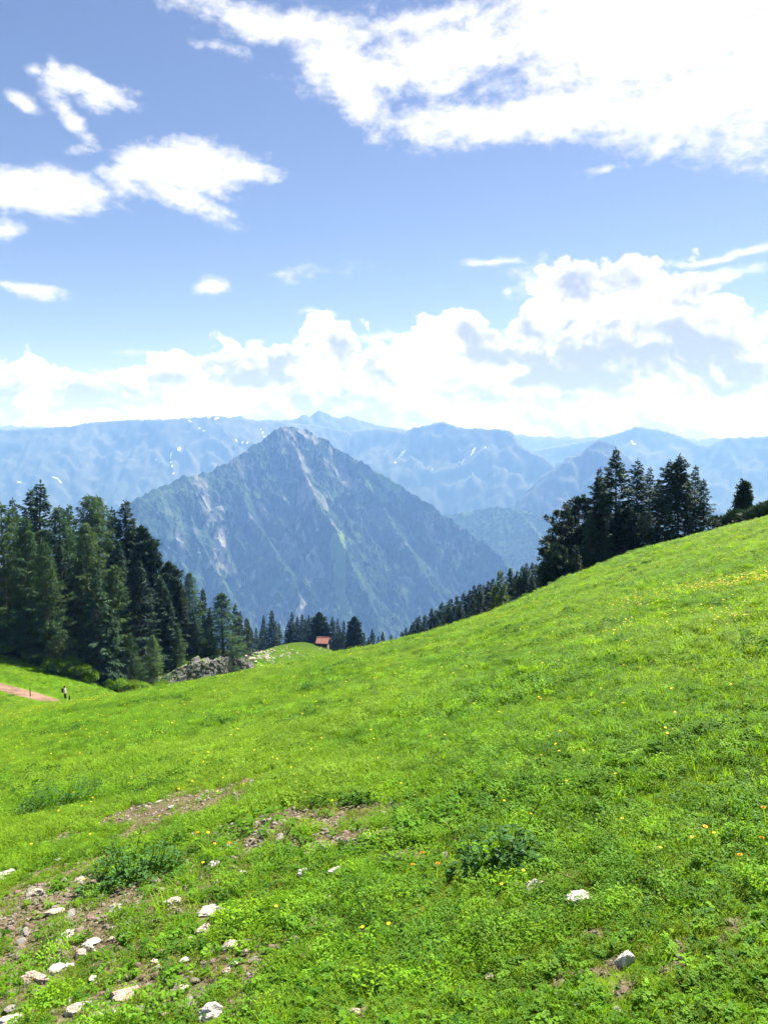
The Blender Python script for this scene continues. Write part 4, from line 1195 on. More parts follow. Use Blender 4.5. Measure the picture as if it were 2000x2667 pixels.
# gravel path
pm, k, out = new_mat('path_gravel')
geo = k.n('ShaderNodeNewGeometry')
n1 = k.noise(geo.outputs['Position'], .55, 6, .7); n2 = k.noise(geo.outputs['Position'], 3.5, 5, .7)
c = k.mix(k.step(n1, .35, .65), (0.10, 0.06, 0.04), (0.24, 0.15, 0.105))
c = k.mix(k.step(n2, .55, .7), c, (0.30, 0.23, 0.19))
p = principled(k, c, .95, n2, .6, .08, .1)
k.link(p.outputs[0], out.inputs[0])
def strip(top, bot, n):
    A = [on_ground(u, v, 55, 130) for (u, v) in top]; B = [on_ground(u, v, 55, 130) for (u, v) in bot]
    def res(Pts):
        Pts = np.array([p_[:2] for p_ in Pts]); t = np.linspace(0, len(Pts) - 1, n)
        return np.stack([np.interp(t, range(len(Pts)), Pts[:, i]) for i in (0, 1)], 1)
    A = res(A); B = res(B)
    rows = 13
    f = np.linspace(0, 1, rows)[None, :, None]
    G = A[:, None, :] * (1 - f) + B[:, None, :] * f
    edge = (np.abs(np.linspace(-1, 1, rows)) ** 6)[None, :]
    wob = 1.1 * fbm(G[..., 0] / 1.6, G[..., 1] / 1.6, 4) * edge
    G[..., 1] += wob
    Zp = Hg(G[..., 0].ravel(), G[..., 1].ravel()).reshape(G.shape[:2]) + .05 - .10 * edge
    return grid_mesh('path', G[..., 0], G[..., 1], Zp, [pm])
path_me = strip([(-160, 1745), (-60, 1763), (0, 1776), (60, 1793), (120, 1810), (160, 1821), (185, 1828)], [(-160, 1777), (-60, 1790), (0, 1802), (60, 1816), (110, 1828), (150, 1836), (185, 1838)], 60)
tag(link('path', path_me), 'reddish gravel path crossing the lower pasture', 'path', kind='structure')

def post(u, v, h, label):
    g = on_ground(u, v, 55, 130)
    n = 7
    th = np.linspace(0, 6.283, n, endpoint=False)
    V, Fc = [], []
    for j, (z, r) in enumerate(((-.3, .055), (h * .5, .05), (h - .04, .047), (h, .03))):
        for t in th: V.append((r * cos(t) + .015 * z, r * sin(t), z))
    for j in range(3):
        for i in range(n):
            Fc.append((j * n + i, j * n + (i + 1) % n, (j + 1) * n + (i + 1) % n, (j + 1) * n + i))
    Fc.append(tuple(3 * n + i for i in range(n)))
    o = link('fence_post', mesh_from('fence_post', V, Fc, [MAT['wood_dark']], False), None, (g[0], g[1], g[2] - .02))
    tag(o, label, 'post', 'fence posts beside the path')
post(80, 1815, 1.0, 'dark wooden post standing alone beside the gravel path')
post(182, 1829, .55, 'short dark post right beside the walker')

# ------------------------------------------------------------------ the walker
def walker():
    g = on_ground(171, 1827, 55, 130)
    root = empty('person', g)
    tag(root, 'person in beige jacket and dark trousers standing on the path with backpack', 'person')
    J = {'pelvis': (0, 0, .93), 'waist': (.01, 0, 1.08), 'chest': (.0, 0, 1.30), 'neck': (.0, 0, 1.47), 'nk2': (.02, 0, 1.55), 'head': (.03, 0, 1.64), 'crown': (.02, 0, 1.735)}
    for s, n in ((1, 'l'), (-1, 'r')):
        J['hip' + n] = (0, s * .09, .89); J['knee' + n] = (.03 + s * .03, s * .10, .49); J['ank' + n] = (-.01 + s * .05, s * .105, .09); J['toe' + n] = (.13 + s * .05, s * .12, .045)
        J['sh' + n] = (0, s * .17, 1.42); J['elb' + n] = (-.03, s * .23, 1.15); J['wr' + n] = (.12, s * .17, .98)
        J['palm' + n] = (.17, s * .155, .955)
    E = [('pelvis', 'waist'), ('waist', 'chest'), ('chest', 'neck'), ('neck', 'nk2'), ('nk2', 'head'), ('head', 'crown')]
    R = {'pelvis': (.15, .12), 'waist': (.145, .12), 'chest': (.165, .13), 'neck': (.075, .075), 'nk2': (.055, .055), 'head': (.092, .088), 'crown': (.065, .06)}
    for n in 'lr':
        E += [('pelvis', 'hip' + n), ('hip' + n, 'knee' + n), ('knee' + n, 'ank' + n), ('ank' + n, 'toe' + n), ('chest', 'sh' + n), ('sh' + n, 'elb' + n), ('elb' + n, 'wr' + n), ('wr' + n, 'palm' + n)]
        R.update({'hip' + n: (.095, .095), 'knee' + n: (.068, .068), 'ank' + n: (.05, .05), 'toe' + n: (.042, .035), 'sh' + n: (.075, .075), 'elb' + n: (.055, .055), 'wr' + n: (.038, .034), 'palm' + n: (.034, .022)})
        s = 1 if n == 'l' else -1
        for fi, (dx, dz, ln) in enumerate(((.0, .03, .05), (.01, .012, .075), (.008, -.006, .08), (.0, -.022, .07), (-.012, -.036, .055))):
            a_, b_ = 'f%d%s' % (fi, n), 'g%d%s' % (fi, n)
            px, py, pz = J['palm' + n]
            J[a_] = (px + .02 + dx + ln * .45, py - s * .004, pz + dz - .008); J[b_] = (px + .015 + dx + ln * .85, py - s * .025, pz + dz - .03)
            E += [('palm' + n, a_), (a_, b_)]; R[a_] = (.010, .010); R[b_] = (.008, .008)
    names = list(J)
    me = bpy.data.meshes.new('person_body')
    me.from_pydata([J[n] for n in names], [(names.index(a), names.index(b)) for a, b in E], [])
    tmp = bpy.data.objects.new('person_tmp', me); COL.objects.link(tmp)
    sk = tmp.modifiers.new('skin', 'SKIN'); sk.use_smooth_shade = True
    for i, n in enumerate(names):
        me.skin_vertices[0].data[i].radius = R[n]
        me.skin_vertices[0].data[i].use_root = (n == 'pelvis')
    ss = tmp.modifiers.new('sub', 'SUBSURF'); ss.levels = 1; ss.render_levels = 1
    dg = bpy.context.evaluated_depsgraph_get()
    body_me = bpy.data.meshes.new_from_object(tmp.evaluated_get(dg))
    bpy.data.objects.remove(tmp)
    body_me.materials.clear()
    cols = [('trousers', (.022, .024, .032)), ('jacket', (.46, .42, .37)), ('skin', (.50, .31, .22)), ('shoes', (.03, .025, .02))]
    for nme, c in cols:
        body_me.materials.append(simple_mat('cloth_' + nme, tuple(x * .85 for x in c), c, 20, .85, .1))
    for poly in body_me.polygons:
        c = poly.center
        mi = 1
        if c.z < .10: mi = 3
        elif c.z < .92 and not (c.x > .09 and c.z > .85): mi = 0
        if c.z > 1.50 or (c.x > .135 and c.z > .85 and c.z < 1.05): mi = 2
        poly.material_index = mi
        poly.use_smooth = True
    link('body', body_me, root)
    V, Fc = ICO3
    hv = V * np.array([.112, .104, .10]) + np.array([.005, 0, 1.70])
    keep = [f for f in Fc if not (hv[f].mean(0)[0] > .055 and hv[f].mean(0)[2] < 1.715) and hv[f].mean(0)[2] > 1.60]
    link('hair', mesh_from('hair', hv, keep, [simple_mat('hair', (.012, .01, .008), (.03, .022, .016), 30)], True), root)
    V = V.copy(); V = np.sign(V) * np.abs(V) ** .55
    link('backpack', mesh_from('backpack', V * np.array([.12, .16, .24]) + np.array([-.23, 0, 1.25]), Fc, [simple_mat('pack', (.015, .018, .022), (.04, .042, .05), 20)], True), root)
    nose = np.array([(.118, -.014, 1.635), (.118, .014, 1.635), (.145, 0, 1.635), (.116, 0, 1.672)])
    link('nose', mesh_from('nose', nose, [(0, 1, 2), (0, 2, 3), (1, 3, 2), (0, 3, 1)], [body_me.materials[2]]), root)
    return root
walker()

# ------------------------------------------------------------------ meadow plants (shapes)
def blade(rng, L, wd, th, bend, base=(0, 0), segs=3, tilt=.3):
    """one bent grass blade as a tapering strip"""
    o = np.array([cos(th), sin(th)]); sd = np.array([-o[1], o[0]])
    V = []; ts = np.linspace(0, 1, segs + 1)
    for i, t in enumerate(ts):
        r = L * (tilt * t + bend * t * t); z = L * (t * (1 - .35 * bend * t))
        c = np.array(base) + o * r
        ww = wd * (1 - t) ** .6 * .5
        if i < segs: V += [(c[0] + sd[0] * ww, c[1] + sd[1] * ww, z), (c[0] - sd[0] * ww, c[1] - sd[1] * ww, z)]
        else: V.append((c[0], c[1], z))
    Fc = []
    for i in range(segs - 1):
        a = 2 * i; Fc += [(a, a + 1, a + 3), (a, a + 3, a + 2)]
    a = 2 * (segs - 1); Fc.append((a, a + 1, a + 2))
    return np.array(V, float), np.array(Fc)

def leaf(c, d, L, wd, fold=.25, droop=.25, lobes=0, rng=None):
    """one broad leaf, folded along its midrib"""
    c = np.asarray(c, float); d = np.asarray(d, float) / np.linalg.norm(d)
    sd = np.cross(d, (0, 0, 1.0)); sd /= (np.linalg.norm(sd) + 1e-9)
    up = np.cross(sd, d)
    ts = [0, .22, .5, .78, 1.0]; ws = [.12, .75, 1.0, .7, .0]
    V = []
    for t, ww in zip(ts, ws):
        m = c + d * L * t - np.array([0, 0, 1.0]) * droop * L * t * t
        if lobes and rng is not None: ww = ww * rng.uniform(.55, 1.15)
        V += [m + sd * wd * .5 * ww + up * fold * wd * ww, m, m - sd * wd * .5 * ww + up * fold * wd * ww]
    Fc = []
    for i in range(4):
        a = 3 * i
        Fc += [(a, a + 1, a + 4), (a, a + 4, a + 3), (a + 1, a + 2, a + 5), (a + 1, a + 5, a + 4)]
    return np.array(V), np.array(Fc)

def small_leaf(c, d, L, wd):
    c = np.asarray(c, float); d = np.asarray(d, float) / np.linalg.norm(d)
    sd = np.cross(d, (0, 0, 1.0)); sd /= (np.linalg.norm(sd) + 1e-9)
    V = np.array([c, c + d * L * .35 + sd * wd * .5 + (0, 0, wd * .12), c + d * L * .8 + sd * wd * .38, c + d * L - (0, 0, L * .1), c + d * L * .8 - sd * wd * .38, c + d * L * .35 - sd * wd * .5 + (0, 0, wd * .12)])
    return V, np.array([(0, 1, 5), (1, 2, 5), (2, 4, 5), (2, 3, 4)])

def tuft(seed, n, lo, hi, spread, wd):
    rng = np.random.default_rng(seed); ac = Acc()
    for i in range(n):
        r = spread * sqrt(rng.uniform()); t = rng.uniform(0, 6.28)
        V, Fc = blade(rng, rng.uniform(lo, hi), wd * rng.uniform(.7, 1.3), rng.uniform(0, 6.28), rng.uniform(.1, .9), (r * cos(t), r * sin(t)), 3, rng.uniform(.05, .5)); ac.add(V, Fc)
    return ac
def herb(seed, n, hgt, L, spread, tre=True):
    rng = np.random.default_rng(seed); ac = Acc()
    for i in range(n):
        r = spread * sqrt(rng.uniform()); t = rng.uniform(0, 6.28)
        z = hgt * rng.uniform(.35, 1.0)
        c = (r * cos(t), r * sin(t), z)
        V, Fc = blade(rng, z * 1.02, .0025, t, .05, (c[0], c[1]), 2, .0); ac.add(V, Fc)
        a0 = rng.uniform(0, 6.28); tl = rng.normal(0, .25, 2)
        k_ = 3 if tre else 5
        for j in range(k_):
            a = a0 + j * 6.283 / k_
            V, Fc = small_leaf(c, (cos(a), sin(a), .18 + tl[0] * cos(a) + tl[1] * sin(a)), L * rng.uniform(.8, 1.2), L * .8); ac.add(V, Fc)
    return ac
def rosette(seed, n, L, wd, rise=.5, lobes=1):
    rng = np.random.default_rng(seed); ac = Acc()
    for i in range(n):
        a = i * 2.4 + rng.normal(0, .3); l = L * rng.uniform(.6, 1.1)
        V, Fc = leaf((0, 0, .004), (cos(a), sin(a), rise * rng.uniform(.4, 1.6)), l, wd * rng.uniform(.7, 1.2), .2, .45, lobes, rng); ac.add(V, Fc)
    return ac
def mat_patch(seed, n, R, lo, hi, wd, leafshare, L):
    """a square-edged turf patch of many true-sized blades and leaves"""
    rng = np.random.default_rng(seed); ac = Acc()
    for i in range(n):
        r = R * sqrt(rng.uniform()); t = rng.uniform(0, 6.28); c = (r * cos(t), r * sin(t))
        if rng.uniform() < leafshare:
            a = rng.uniform(0, 6.28); z = rng.uniform(.1, .8) * hi
            V, Fc = small_leaf((c[0], c[1], z), (cos(a), sin(a), rng.uniform(-.1, .6)), L * rng.uniform(.6, 1.4), L * rng.uniform(.5, .9))
        else:
            V, Fc = blade(rng, rng.uniform(lo, hi), wd * rng.uniform(.7, 1.3), rng.uniform(0, 6.28), rng.uniform(.1, .8), c, 2, rng.uniform(.05, .5))
        ac.add(V, Fc)
    return ac
def flower_head(ac_p, c, R, n, rng, tilt, cup=.35):
    for j in range(n):
        a = j * 6.283 / n + rng.normal(0, .08)
        d = np.array([cos(a), sin(a), cup]) + np.array([tilt[0], tilt[1], 0]) * .0
        V, Fc = small_leaf(c, d, R, R * 1.0); ac_p.add(V, Fc)

# ------------------------------------------------------------------ scattering: a point mesh carrying turn, size and kind, filled with plant shapes by geometry nodes
def scatter(name, P, idx, scl, rot, meshes, label, cat):
    me = bpy.data.meshes.new(name)
    me.vertices.add(len(P)); me.vertices.foreach_set('co', np.asarray(P, np.float32).ravel())
    a = me.attributes.new('kind_index', 'INT', 'POINT'); a.data.foreach_set('value', np.asarray(idx, np.int32))
    a = me.attributes.new('plant_scale', 'FLOAT', 'POINT'); a.data.foreach_set('value', np.asarray(scl, np.float32))
    a = me.attributes.new('plant_turn', 'FLOAT_VECTOR', 'POINT'); a.data.foreach_set('vector', np.asarray(rot, np.float32).ravel())
    me.update()
    for m in dict.fromkeys(mm.materials[0] for mm in meshes): me.materials.append(m)
    o = link(name, me)
    coll = bpy.data.collections.new(name + '_shapes')
    for i, m in enumerate(meshes):
        coll.objects.link(bpy.data.objects.new('%s_shape_%02d' % (name, i), m))
    ng = bpy.data.node_groups.new(name + '_planting', 'GeometryNodeTree')
    ng.interface.new_socket('Geometry', in_out='INPUT', socket_type='NodeSocketGeometry')
    ng.interface.new_socket('Geometry', in_out='OUTPUT', socket_type='NodeSocketGeometry')
    gi = ng.nodes.new('NodeGroupInput'); go = ng.nodes.new('NodeGroupOutput')
    mp = ng.nodes.new('GeometryNodeMeshToPoints')
    iop = ng.nodes.new('GeometryNodeInstanceOnPoints')
    ci = ng.nodes.new('GeometryNodeCollectionInfo')
    ci.inputs[0].default_value = coll
    ci.inputs['Separate Children'].default_value = True
    ci.inputs['Reset Children'].default_value = True
    def na_(nm, ty):
        n = ng.nodes.new('GeometryNodeInputNamedAttribute'); n.data_type = ty; n.inputs['Name'].default_value = nm
        return next(s for s in n.outputs if s.name == 'Attribute' and s.enabled)
    ng.links.new(gi.outputs[0], mp.inputs['Mesh'])
    ng.links.new(mp.outputs[0], iop.inputs['Points'])
    ng.links.new(ci.outputs[0], iop.inputs['Instance'])
    iop.inputs['Pick Instance'].default_value = True
    ng.links.new(na_('kind_index', 'INT'), iop.inputs['Instance Index'])
    e2r = ng.nodes.new('FunctionNodeEulerToRotation')
    ng.links.new(na_('plant_turn', 'FLOAT_VECTOR'), e2r.inputs[0])
    ng.links.new(e2r.outputs[0], iop.inputs['Rotation'])
    ng.links.new(na_('plant_scale', 'FLOAT'), iop.inputs['Scale'])
    ng.links.new(iop.outputs[0], go.inputs[0])
    md = o.modifiers.new('planting', 'NODES'); md.node_group = ng
    tag(o, label, cat, kind='stuff')
    return o

def slope_rot(x, y, n, amount=.8):
    e = .25
    gxx = (Hg(x + e, y) - Hg(x - e, y)) / (2 * e); gyy = (Hg(x, y + e) - Hg(x, y - e)) / (2 * e)
    ax = np.arctan(gyy) * amount; ay = -np.arctan(gxx) * amount
    return ax, ay

def wedge(n, y0, y1, pw=1.55, amax=.60, margin=3.8):
    """n random spots on the slope in front of the eye between y0 and y1"""
    yy = (RNG.uniform(y0 ** pw, y1 ** pw, n)) ** (1 / pw)
    aa = RNG.uniform(-1, 1, n)
    return aa * (amax * yy + margin), yy

VIS = {}
def sight_ok(x, y, clear=.35):
    """spots on slopes the photograph can see (a little beyond each crest too)"""
    a = x / np.maximum(y, .5)
    lo = np.interp(a, [-.62, -.5, -.37, -.315, -.2, -.1, 0, .075, .15, .22, .3, .4, .5, .62], [400, 400, 125, 60, 42, 42, 43, 45, 50, 70, 92, 90, 84, 84])
    far = (y > 165) & (y < 233) & (a > -.20) & (a < -.03)
    path = np.zeros(np.shape(x), bool)
    return ((y < lo) & (y < np.interp(a, [-.62, -.5, -.42, -.33], [113, 115, 117, 119]))) | far

_PB = None
def off_path(x, y):
    pv = np.array([v.co[:2] for v in path_me.vertices])
    keep = np.ones(len(x), bool)
    m = (y > 60) & (x < -20)
    if m.any():
        idx = np.nonzero(m)[0]
        for s in range(0, len(idx), 4000):
            ii = idx[s:s + 4000]
            d = np.min((x[ii, None] - pv[None, :, 0]) ** 2 + (y[ii, None] - pv[None, :, 1]) ** 2, 1)
            keep[ii] = d > .22
    return keep

B, HB, MS = MAT['blade'], MAT['herb'], MAT['moss']
near_shapes = []
for i in range(4): near_shapes.append(tuft(1000 + i, 16, .045, .11, .035, .0042).mesh('grass_tuft', B))          # 0-3
for i in range(4): near_shapes.append(herb(1100 + i, 11, .045, .0145, .055, i % 2 == 0).mesh('small_herb', HB))       # 4-7
for i in range(3): near_shapes.append(rosette(1200 + i, 8, .075, .022).mesh('leaf_rosette', HB))                    # 8-10
for i in range(4): near_shapes.append(mat_patch(1300 + i, 170, .075, .012, .036, .003, .30, .009).mesh('short_turf', MS))  # 11-14
for i in range(2): near_shapes.append(tuft(1400 + i, 14, .09, .18, .03, .0045).mesh('tall_tuft', B))               # 15-16
for i in range(2): near_shapes.append(tuft(1420 + i, 4, .05, .12, .03, .002).mesh('dry_stalks', MAT['straw']))    # 17-18
turf_shapes = []
for i in range(5): turf_shapes.append(mat_patch(1500 + i, 240, .20, .03, .11, .006, .55, .027).mesh('turf_patch', B if i % 2 else HB))     # 0-4
for i in range(3): turf_shapes.append(mat_patch(1550 + i, 150, .16, .10, .22, .006, .30, .028).mesh('tall_turf_patch', B))                 # 5-7
for i in range(3): turf_shapes.append(mat_patch(1600 + i, 260, .55, .05, .20, .018, .60, .075).mesh('wide_turf_patch', B if i % 2 else HB)) # 8-10
for i in range(3): turf_shapes.append(mat_patch(1650 + i, 120, .22, .05, .12, .006, .92, .055).mesh('broad_leaf_patch', MAT['broad']))        # 11-13

def plant_field(name, label, cat, bands, shapes):
    Ps, Is, Ss, Rs = [], [], [], []
    for (n, y0, y1, picks, smin, smax, use_bare) in bands:
        x, y = wedge(n, y0, y1)
        b = bareness(x, y) if use_bare else np.zeros(n)
        clump = fbm(x / .8 + 3, y / .8, 3)
        keep = sight_ok(x, y)
        ids = np.array([p_[0] for p_ in picks]); wts = np.array([p_[1] for p_ in picks], float); resist = np.array([p_[2] for p_ in picks], float)
        i = RNG.choice(len(ids), n, p=wts / wts.sum())
        pr = np.exp(-b * (5.0 - 2.3 * resist[i])) * np.clip(.75 + clump * 1.3 * (1 - resist[i]), .05, 1)
        broad = np.isin(ids[i], (11, 12, 13)) & (len(shapes) < 17)
        pr = np.where(broad, sstep(fbm(x / 2.2 + 40, y / 2.2, 3), .14, .42) * np.exp(-4 * b), pr)
        keep &= RNG.uniform(size=n) < pr
        keep &= off_path(x, y)
        for (sx, sy, sr) in KEEPOUT: keep &= ((x - sx) ** 2 + (y - sy) ** 2) > sr * sr
        x, y, i = x[keep], y[keep], i[keep]
        z = Hg(x, y)
        ax, ay = slope_rot(x, y, len(x))
        Ps.append(np.stack([x, y, z - .004], 1)); Is.append(ids[i])
        Ss.append(RNG.uniform(smin, smax, len(x)) * (1 + .55 * fbm(x / 1.7, y / 1.7 + 4, 3)))
        Rs.append(np.stack([ax + RNG.normal(0, .1, len(x)), ay + RNG.normal(0, .1, len(x)), RNG.uniform(0, 6.283, len(x))], 1))
    return scatter(name, np.concatenate(Ps), np.concatenate(Is), np.concatenate(Ss), np.concatenate(Rs), shapes, label, cat)

# ------------------------------------------------------------------ single stones in the turf
STONES = [  # u, v, width px, height px, tone, label
    (15, 2283, 62, 34, 'w', 'white stone cut by the left edge of the photo in thin turf'),
    (208, 2294, 26, 22, 'w', 'small white stone left of the lower dark thistle plant'),
    (96, 2328, 54, 26, 'c', 'flat cream stone half sunk in the left gravel patch'),
    (145, 2378, 52, 18, 'c', 'long thin cream slab in the left gravel patch'),
    (301, 2368, 42, 24, 'c', 'cream stone beside a dark soil hollow above the bottom left'),
    (241, 2392, 26, 20, 'd', 'small reddish brown stone in the left gravel patch'),
    (452, 2354, 54, 34, 'c', 'pale bean shaped stone right below the lower thistle plant'),
    (558, 2377, 92, 26, 'w', 'long flat white slab set flush in the turf'),
    (570, 2301, 36, 26, 'c', 'upright cream stone above the long flat slab'),
    (633, 2274, 40, 16, 'w', 'thin white stone between cream stone and white ledge'),
    (560, 2252, 40, 16, 'w', 'flat white stone under the orange dandelion'),
    (587, 2236, 14, 18, 'w', 'tiny white stone tip right of the dandelion'),
    (800, 2272, 62, 30, 'w', 'bright white ledge of rock in the middle foreground'),
    (838, 2281, 26, 14, 'c', 'small cream stone between the two white ledges'),
    (880, 2269, 54, 20, 'w', 'flat white ledge right of the bright one'),
    (787, 2374, 30, 32, 'w', 'pointed white stone standing in green herbs mid foreground'),
    (814, 2401, 22, 22, 'p', 'small pinkish stone below the pointed white stone'),
    (534, 2429, 42, 34, 'c', 'rounded pale stone in turf below the long slab'),
    (600, 2467, 46, 26, 'c', 'cream stone with soil around it right of the rounded pale stone'),
    (640, 2482, 24, 22, 'c', 'small cream stone right end of the soil patch'),
    (238, 2478, 26, 40, 'w', 'white upright stone leaning against a pink one'),
    (214, 2490, 34, 26, 'p', 'pink slab leaning beside the white upright stone'),
    (241, 2456, 44, 16, 'w', 'thin white slab lying above the leaning pair'),
    (325, 2441, 40, 16, 'w', 'flat white stone in the gravel right of the thin slab'),
    (290, 2446, 22, 12, 'c', 'small flat cream stone left of the flat white one'),
    (181, 2435, 36, 20, 'w', 'white pointed stone in turf above the leaning pair'),
    (84, 2555, 46, 40, 'p', 'pink wedge stone at the left of the bottom row'),
    (118, 2558, 38, 36, 'p', 'pink crumbly stone between wedge and white block'),
    (152, 2534, 42, 40, 'w', 'big white block stone of the bottom left row'),
    (182, 2522, 28, 24, 'w', 'white stone leaning on the right of the block stone'),
    (244, 2558, 32, 28, 'c', 'single round cream stone right of the block stone'),
    (323, 2594, 66, 42, 'p', 'largest pinkish flat boulder in the bottom left soil'),
    (199, 2637, 50, 30, 'c', 'smooth pale stone near the bottom edge with a shadow under it'),
    (226, 2621, 30, 24, 'c', 'smaller pale stone touching the smooth one'),
    (260, 2643, 36, 18, 'c', 'cream stone right of the smooth pair at the bottom'),
    (305, 2639, 32, 18, 'w', 'flat white stone at the bottom below the pink boulder'),
    (27, 2663, 60, 26, 'w', 'white stone cut by the bottom left corner'),
    (552, 2645, 72, 50, 'w', 'large white rough stone at the bottom edge'),
    (416, 2527, 24, 20, 'w', 'white pebble sized stone in reddish soil'),
    (400, 2512, 30, 26, 'p', 'pink crumbly stone behind the white pebble sized stone'),
    (478, 2506, 32, 22, 'w', 'white flat stone right of the reddish soil'),
    (591, 2534, 28, 28, 'p', 'upright pinkish stone in turf above the large rough one'),
    (609, 2515, 22, 18, 'w', 'white stone behind the upright pinkish stone'),
    (474, 2585, 46, 28, 'c', 'greyish cream stone in the soil right of the pink boulder'),
    (427, 2650, 24, 30, 'p', 'pinkish stone at the bottom edge left of the large rough one'),
    (148, 2612, 16, 18, 'w', 'small white stone above the smooth pale stone'),
    (180, 2612, 16, 22, 'w', 'small upright white stone next to the smooth pale stone'),
    (847, 2508, 22, 24, 'w', 'single small white stone in the lower middle turf'),
    (922, 2642, 34, 26, 'p', 'pinkish stone near the bottom edge in the middle'),
    (585, 2137, 28, 20, 'c', 'brownish cream stone on the upper bare strip'),
    (413, 2090, 22, 10, 'w', 'tiny white stone on the upper bare strip'),
    (448, 2104, 22, 12, 'w', 'second tiny white stone on the upper bare strip'),
    (154, 2241, 30, 14, 'w', 'flat white stone in turf left of the lower thistle plant'),
    (505, 2178, 24, 16, 'p', 'pinkish stone behind the orange dandelion'),
    (856, 2342, 24, 12, 'c', 'thin cream stone under herbs in the middle'),
    (1390, 2306, 66, 34, 'w', 'white rock below the big dark thistle plant'),
    (1343, 2328, 22, 20, 'w', 'small white stone left of the white rock'),
    (1506, 2350, 74, 46, 'w', 'largest white cracked rock on the right side'),
    (1628, 2505, 52, 42, 'w', 'white rough rock low on the right'),
    (1667, 2133, 22, 20, 'w', 'small white stone high on the right slope'),
    (1817, 2167, 34, 26, 'c', 'greyish stone beside an orange flower far right'),
    (1158, 2232, 32, 22, 'c', 'grey white stone at the edge of the dark soil strip'),
    (1089, 2246, 16, 10, 'w', 'tiny white stone left of the grey white one'),
    (1033, 2234, 18, 10, 'w', 'tiny white stone on the dark soil strip'),
    (1152, 2374, 20, 16, 'p', 'small pinkish stone in herbs left of centre right'),
    (1033, 2413, 16, 14, 'w', 'tiny white stone beside a yellow flower in the middle'),
    (1247, 2576, 14, 18, 'w', 'egg shaped white pebble low in the middle'),
    (1274, 2546, 24, 20, 'c', 'crumbly cream stone above the egg shaped pebble'),
    (1416, 2588, 18, 18, 'w', 'small white stone near the bottom right of middle'),
    (1447, 2597, 14, 16, 'w', 'smaller white stone just right of its pair near the bottom'),
    (1606, 2633, 22, 18, 'w', 'white stone near the bottom edge on the right'),
    (1502, 2622, 18, 14, 'w', 'small flat white stone near the bottom edge left of the right one'),
]
KEEPOUT = []
for i, (u, v, wp, hp_, tone, lab) in enumerate(STONES):
    g = on_ground(u, v)
    dist = sqrt(g[0] ** 2 + g[1] ** 2 + g[2] ** 2) * .93
    wm = wp * dist / FOC; hm = hp_ * dist / FOC
    V, Fc = rock_verts(2000 + i, 4 if wp > 20 else 3, 9, .22)
    rngs = np.random.default_rng(3000 + i)
    V = V / np.abs(V).max(0)
    V[:, :2] *= (1 + .22 * fbm(V[:, :1] * 1.3 + i * 3.7, V[:, 1:2] * 1.3 + i, 2))
    flat = hp_ / wp
    V = V * np.array([wm * .50, wm * (.40 if flat < .5 else .46), hm * (.42 if flat > .5 else .34)])
    a_ = rngs.uniform(-.4, .4)
    V = V @ np.array([[cos(a_), -sin(a_), 0], [sin(a_), cos(a_), 0], [0, 0, 1]])
    gy_ = (H1(g[0], g[1] + .15) - H1(g[0], g[1] - .15)) / .3; gx_ = (H1(g[0] + .15, g[1]) - H1(g[0] - .15, g[1])) / .3
    mt = {'w': 'stone_white', 'c': 'stone_cream', 'p': 'stone_pink', 'd': 'stone_dark'}[tone]
    o = link('stone', mesh_from('stone', V, Fc, [MAT[mt]], False), None, (g[0], g[1], g[2] + hm * .08 + .002))
    o.rotation_euler = (np.arctan(gy_) * .7 + rngs.normal(0, .08), -np.arctan(gx_) * .7 + rngs.normal(0, .08), 0)
    tag(o, lab, 'stone', 'stones lying in the foreground turf')
    KEEPOUT.append((g[0], g[1], wm * .47))
    KEEPOUT.append((g[0] - .1 * wm, g[1] - wm * .5 - .02, wm * .40))

# ------------------------------------------------------------------ gravel and pebbles on the bare soil
peb = []
for i in range(6):
    V, Fc = rock_verts(80 + i, 2, 5, .1)
    peb.append(mesh_from('pebble', V * np.array([1, .8, .55]), Fc, [MAT[['stone_white', 'stone_cream', 'stone_pink', 'stone_cream', 'stone_dark', 'stone_cream'][i]]], False))
x, y = wedge(100000, 1.7, 9.5)
b = bareness(x, y)
kp = RNG.uniform(size=len(x)) < b * (.35 + .65 * (fbm(x / .25, y / .25, 2) > .05)) * .75
x, y = x[kp], y[kp]
n = len(x)
scatter('gravel', np.stack([x, y, Hg(x, y) + .001], 1), RNG.integers(0, 6, n), RNG.gamma(2.0, .0058, n).clip(.003, .036), np.stack([RNG.normal(0, .3, n), RNG.normal(0, .3, n), RNG.uniform(0, 6.28, n)], 1), peb,
        'fine pale gravel and crumbs of soil on the bare strips', 'gravel')

x, y = wedge(17000, 1.7, 6.5)
b = bareness(x, y)
kp = (RNG.uniform(size=len(x)) < .10 * b + .5 * sstep(b, .25, .6) * sstep(-x, -.6, 1.0)) 
x, y = x[kp], y[kp]; n = len(x)
scatter('pebbles', np.stack([x, y, Hg(x, y) + .004], 1), RNG.integers(0, 6, n), RNG.gamma(3.0, .0052, n).clip(.008, .036), np.stack([RNG.normal(0, .3, n), RNG.normal(0, .3, n), RNG.uniform(0, 6.28, n)], 1), peb,
        'pale pebbles strewn through the thin turf lower left', 'pebbles')

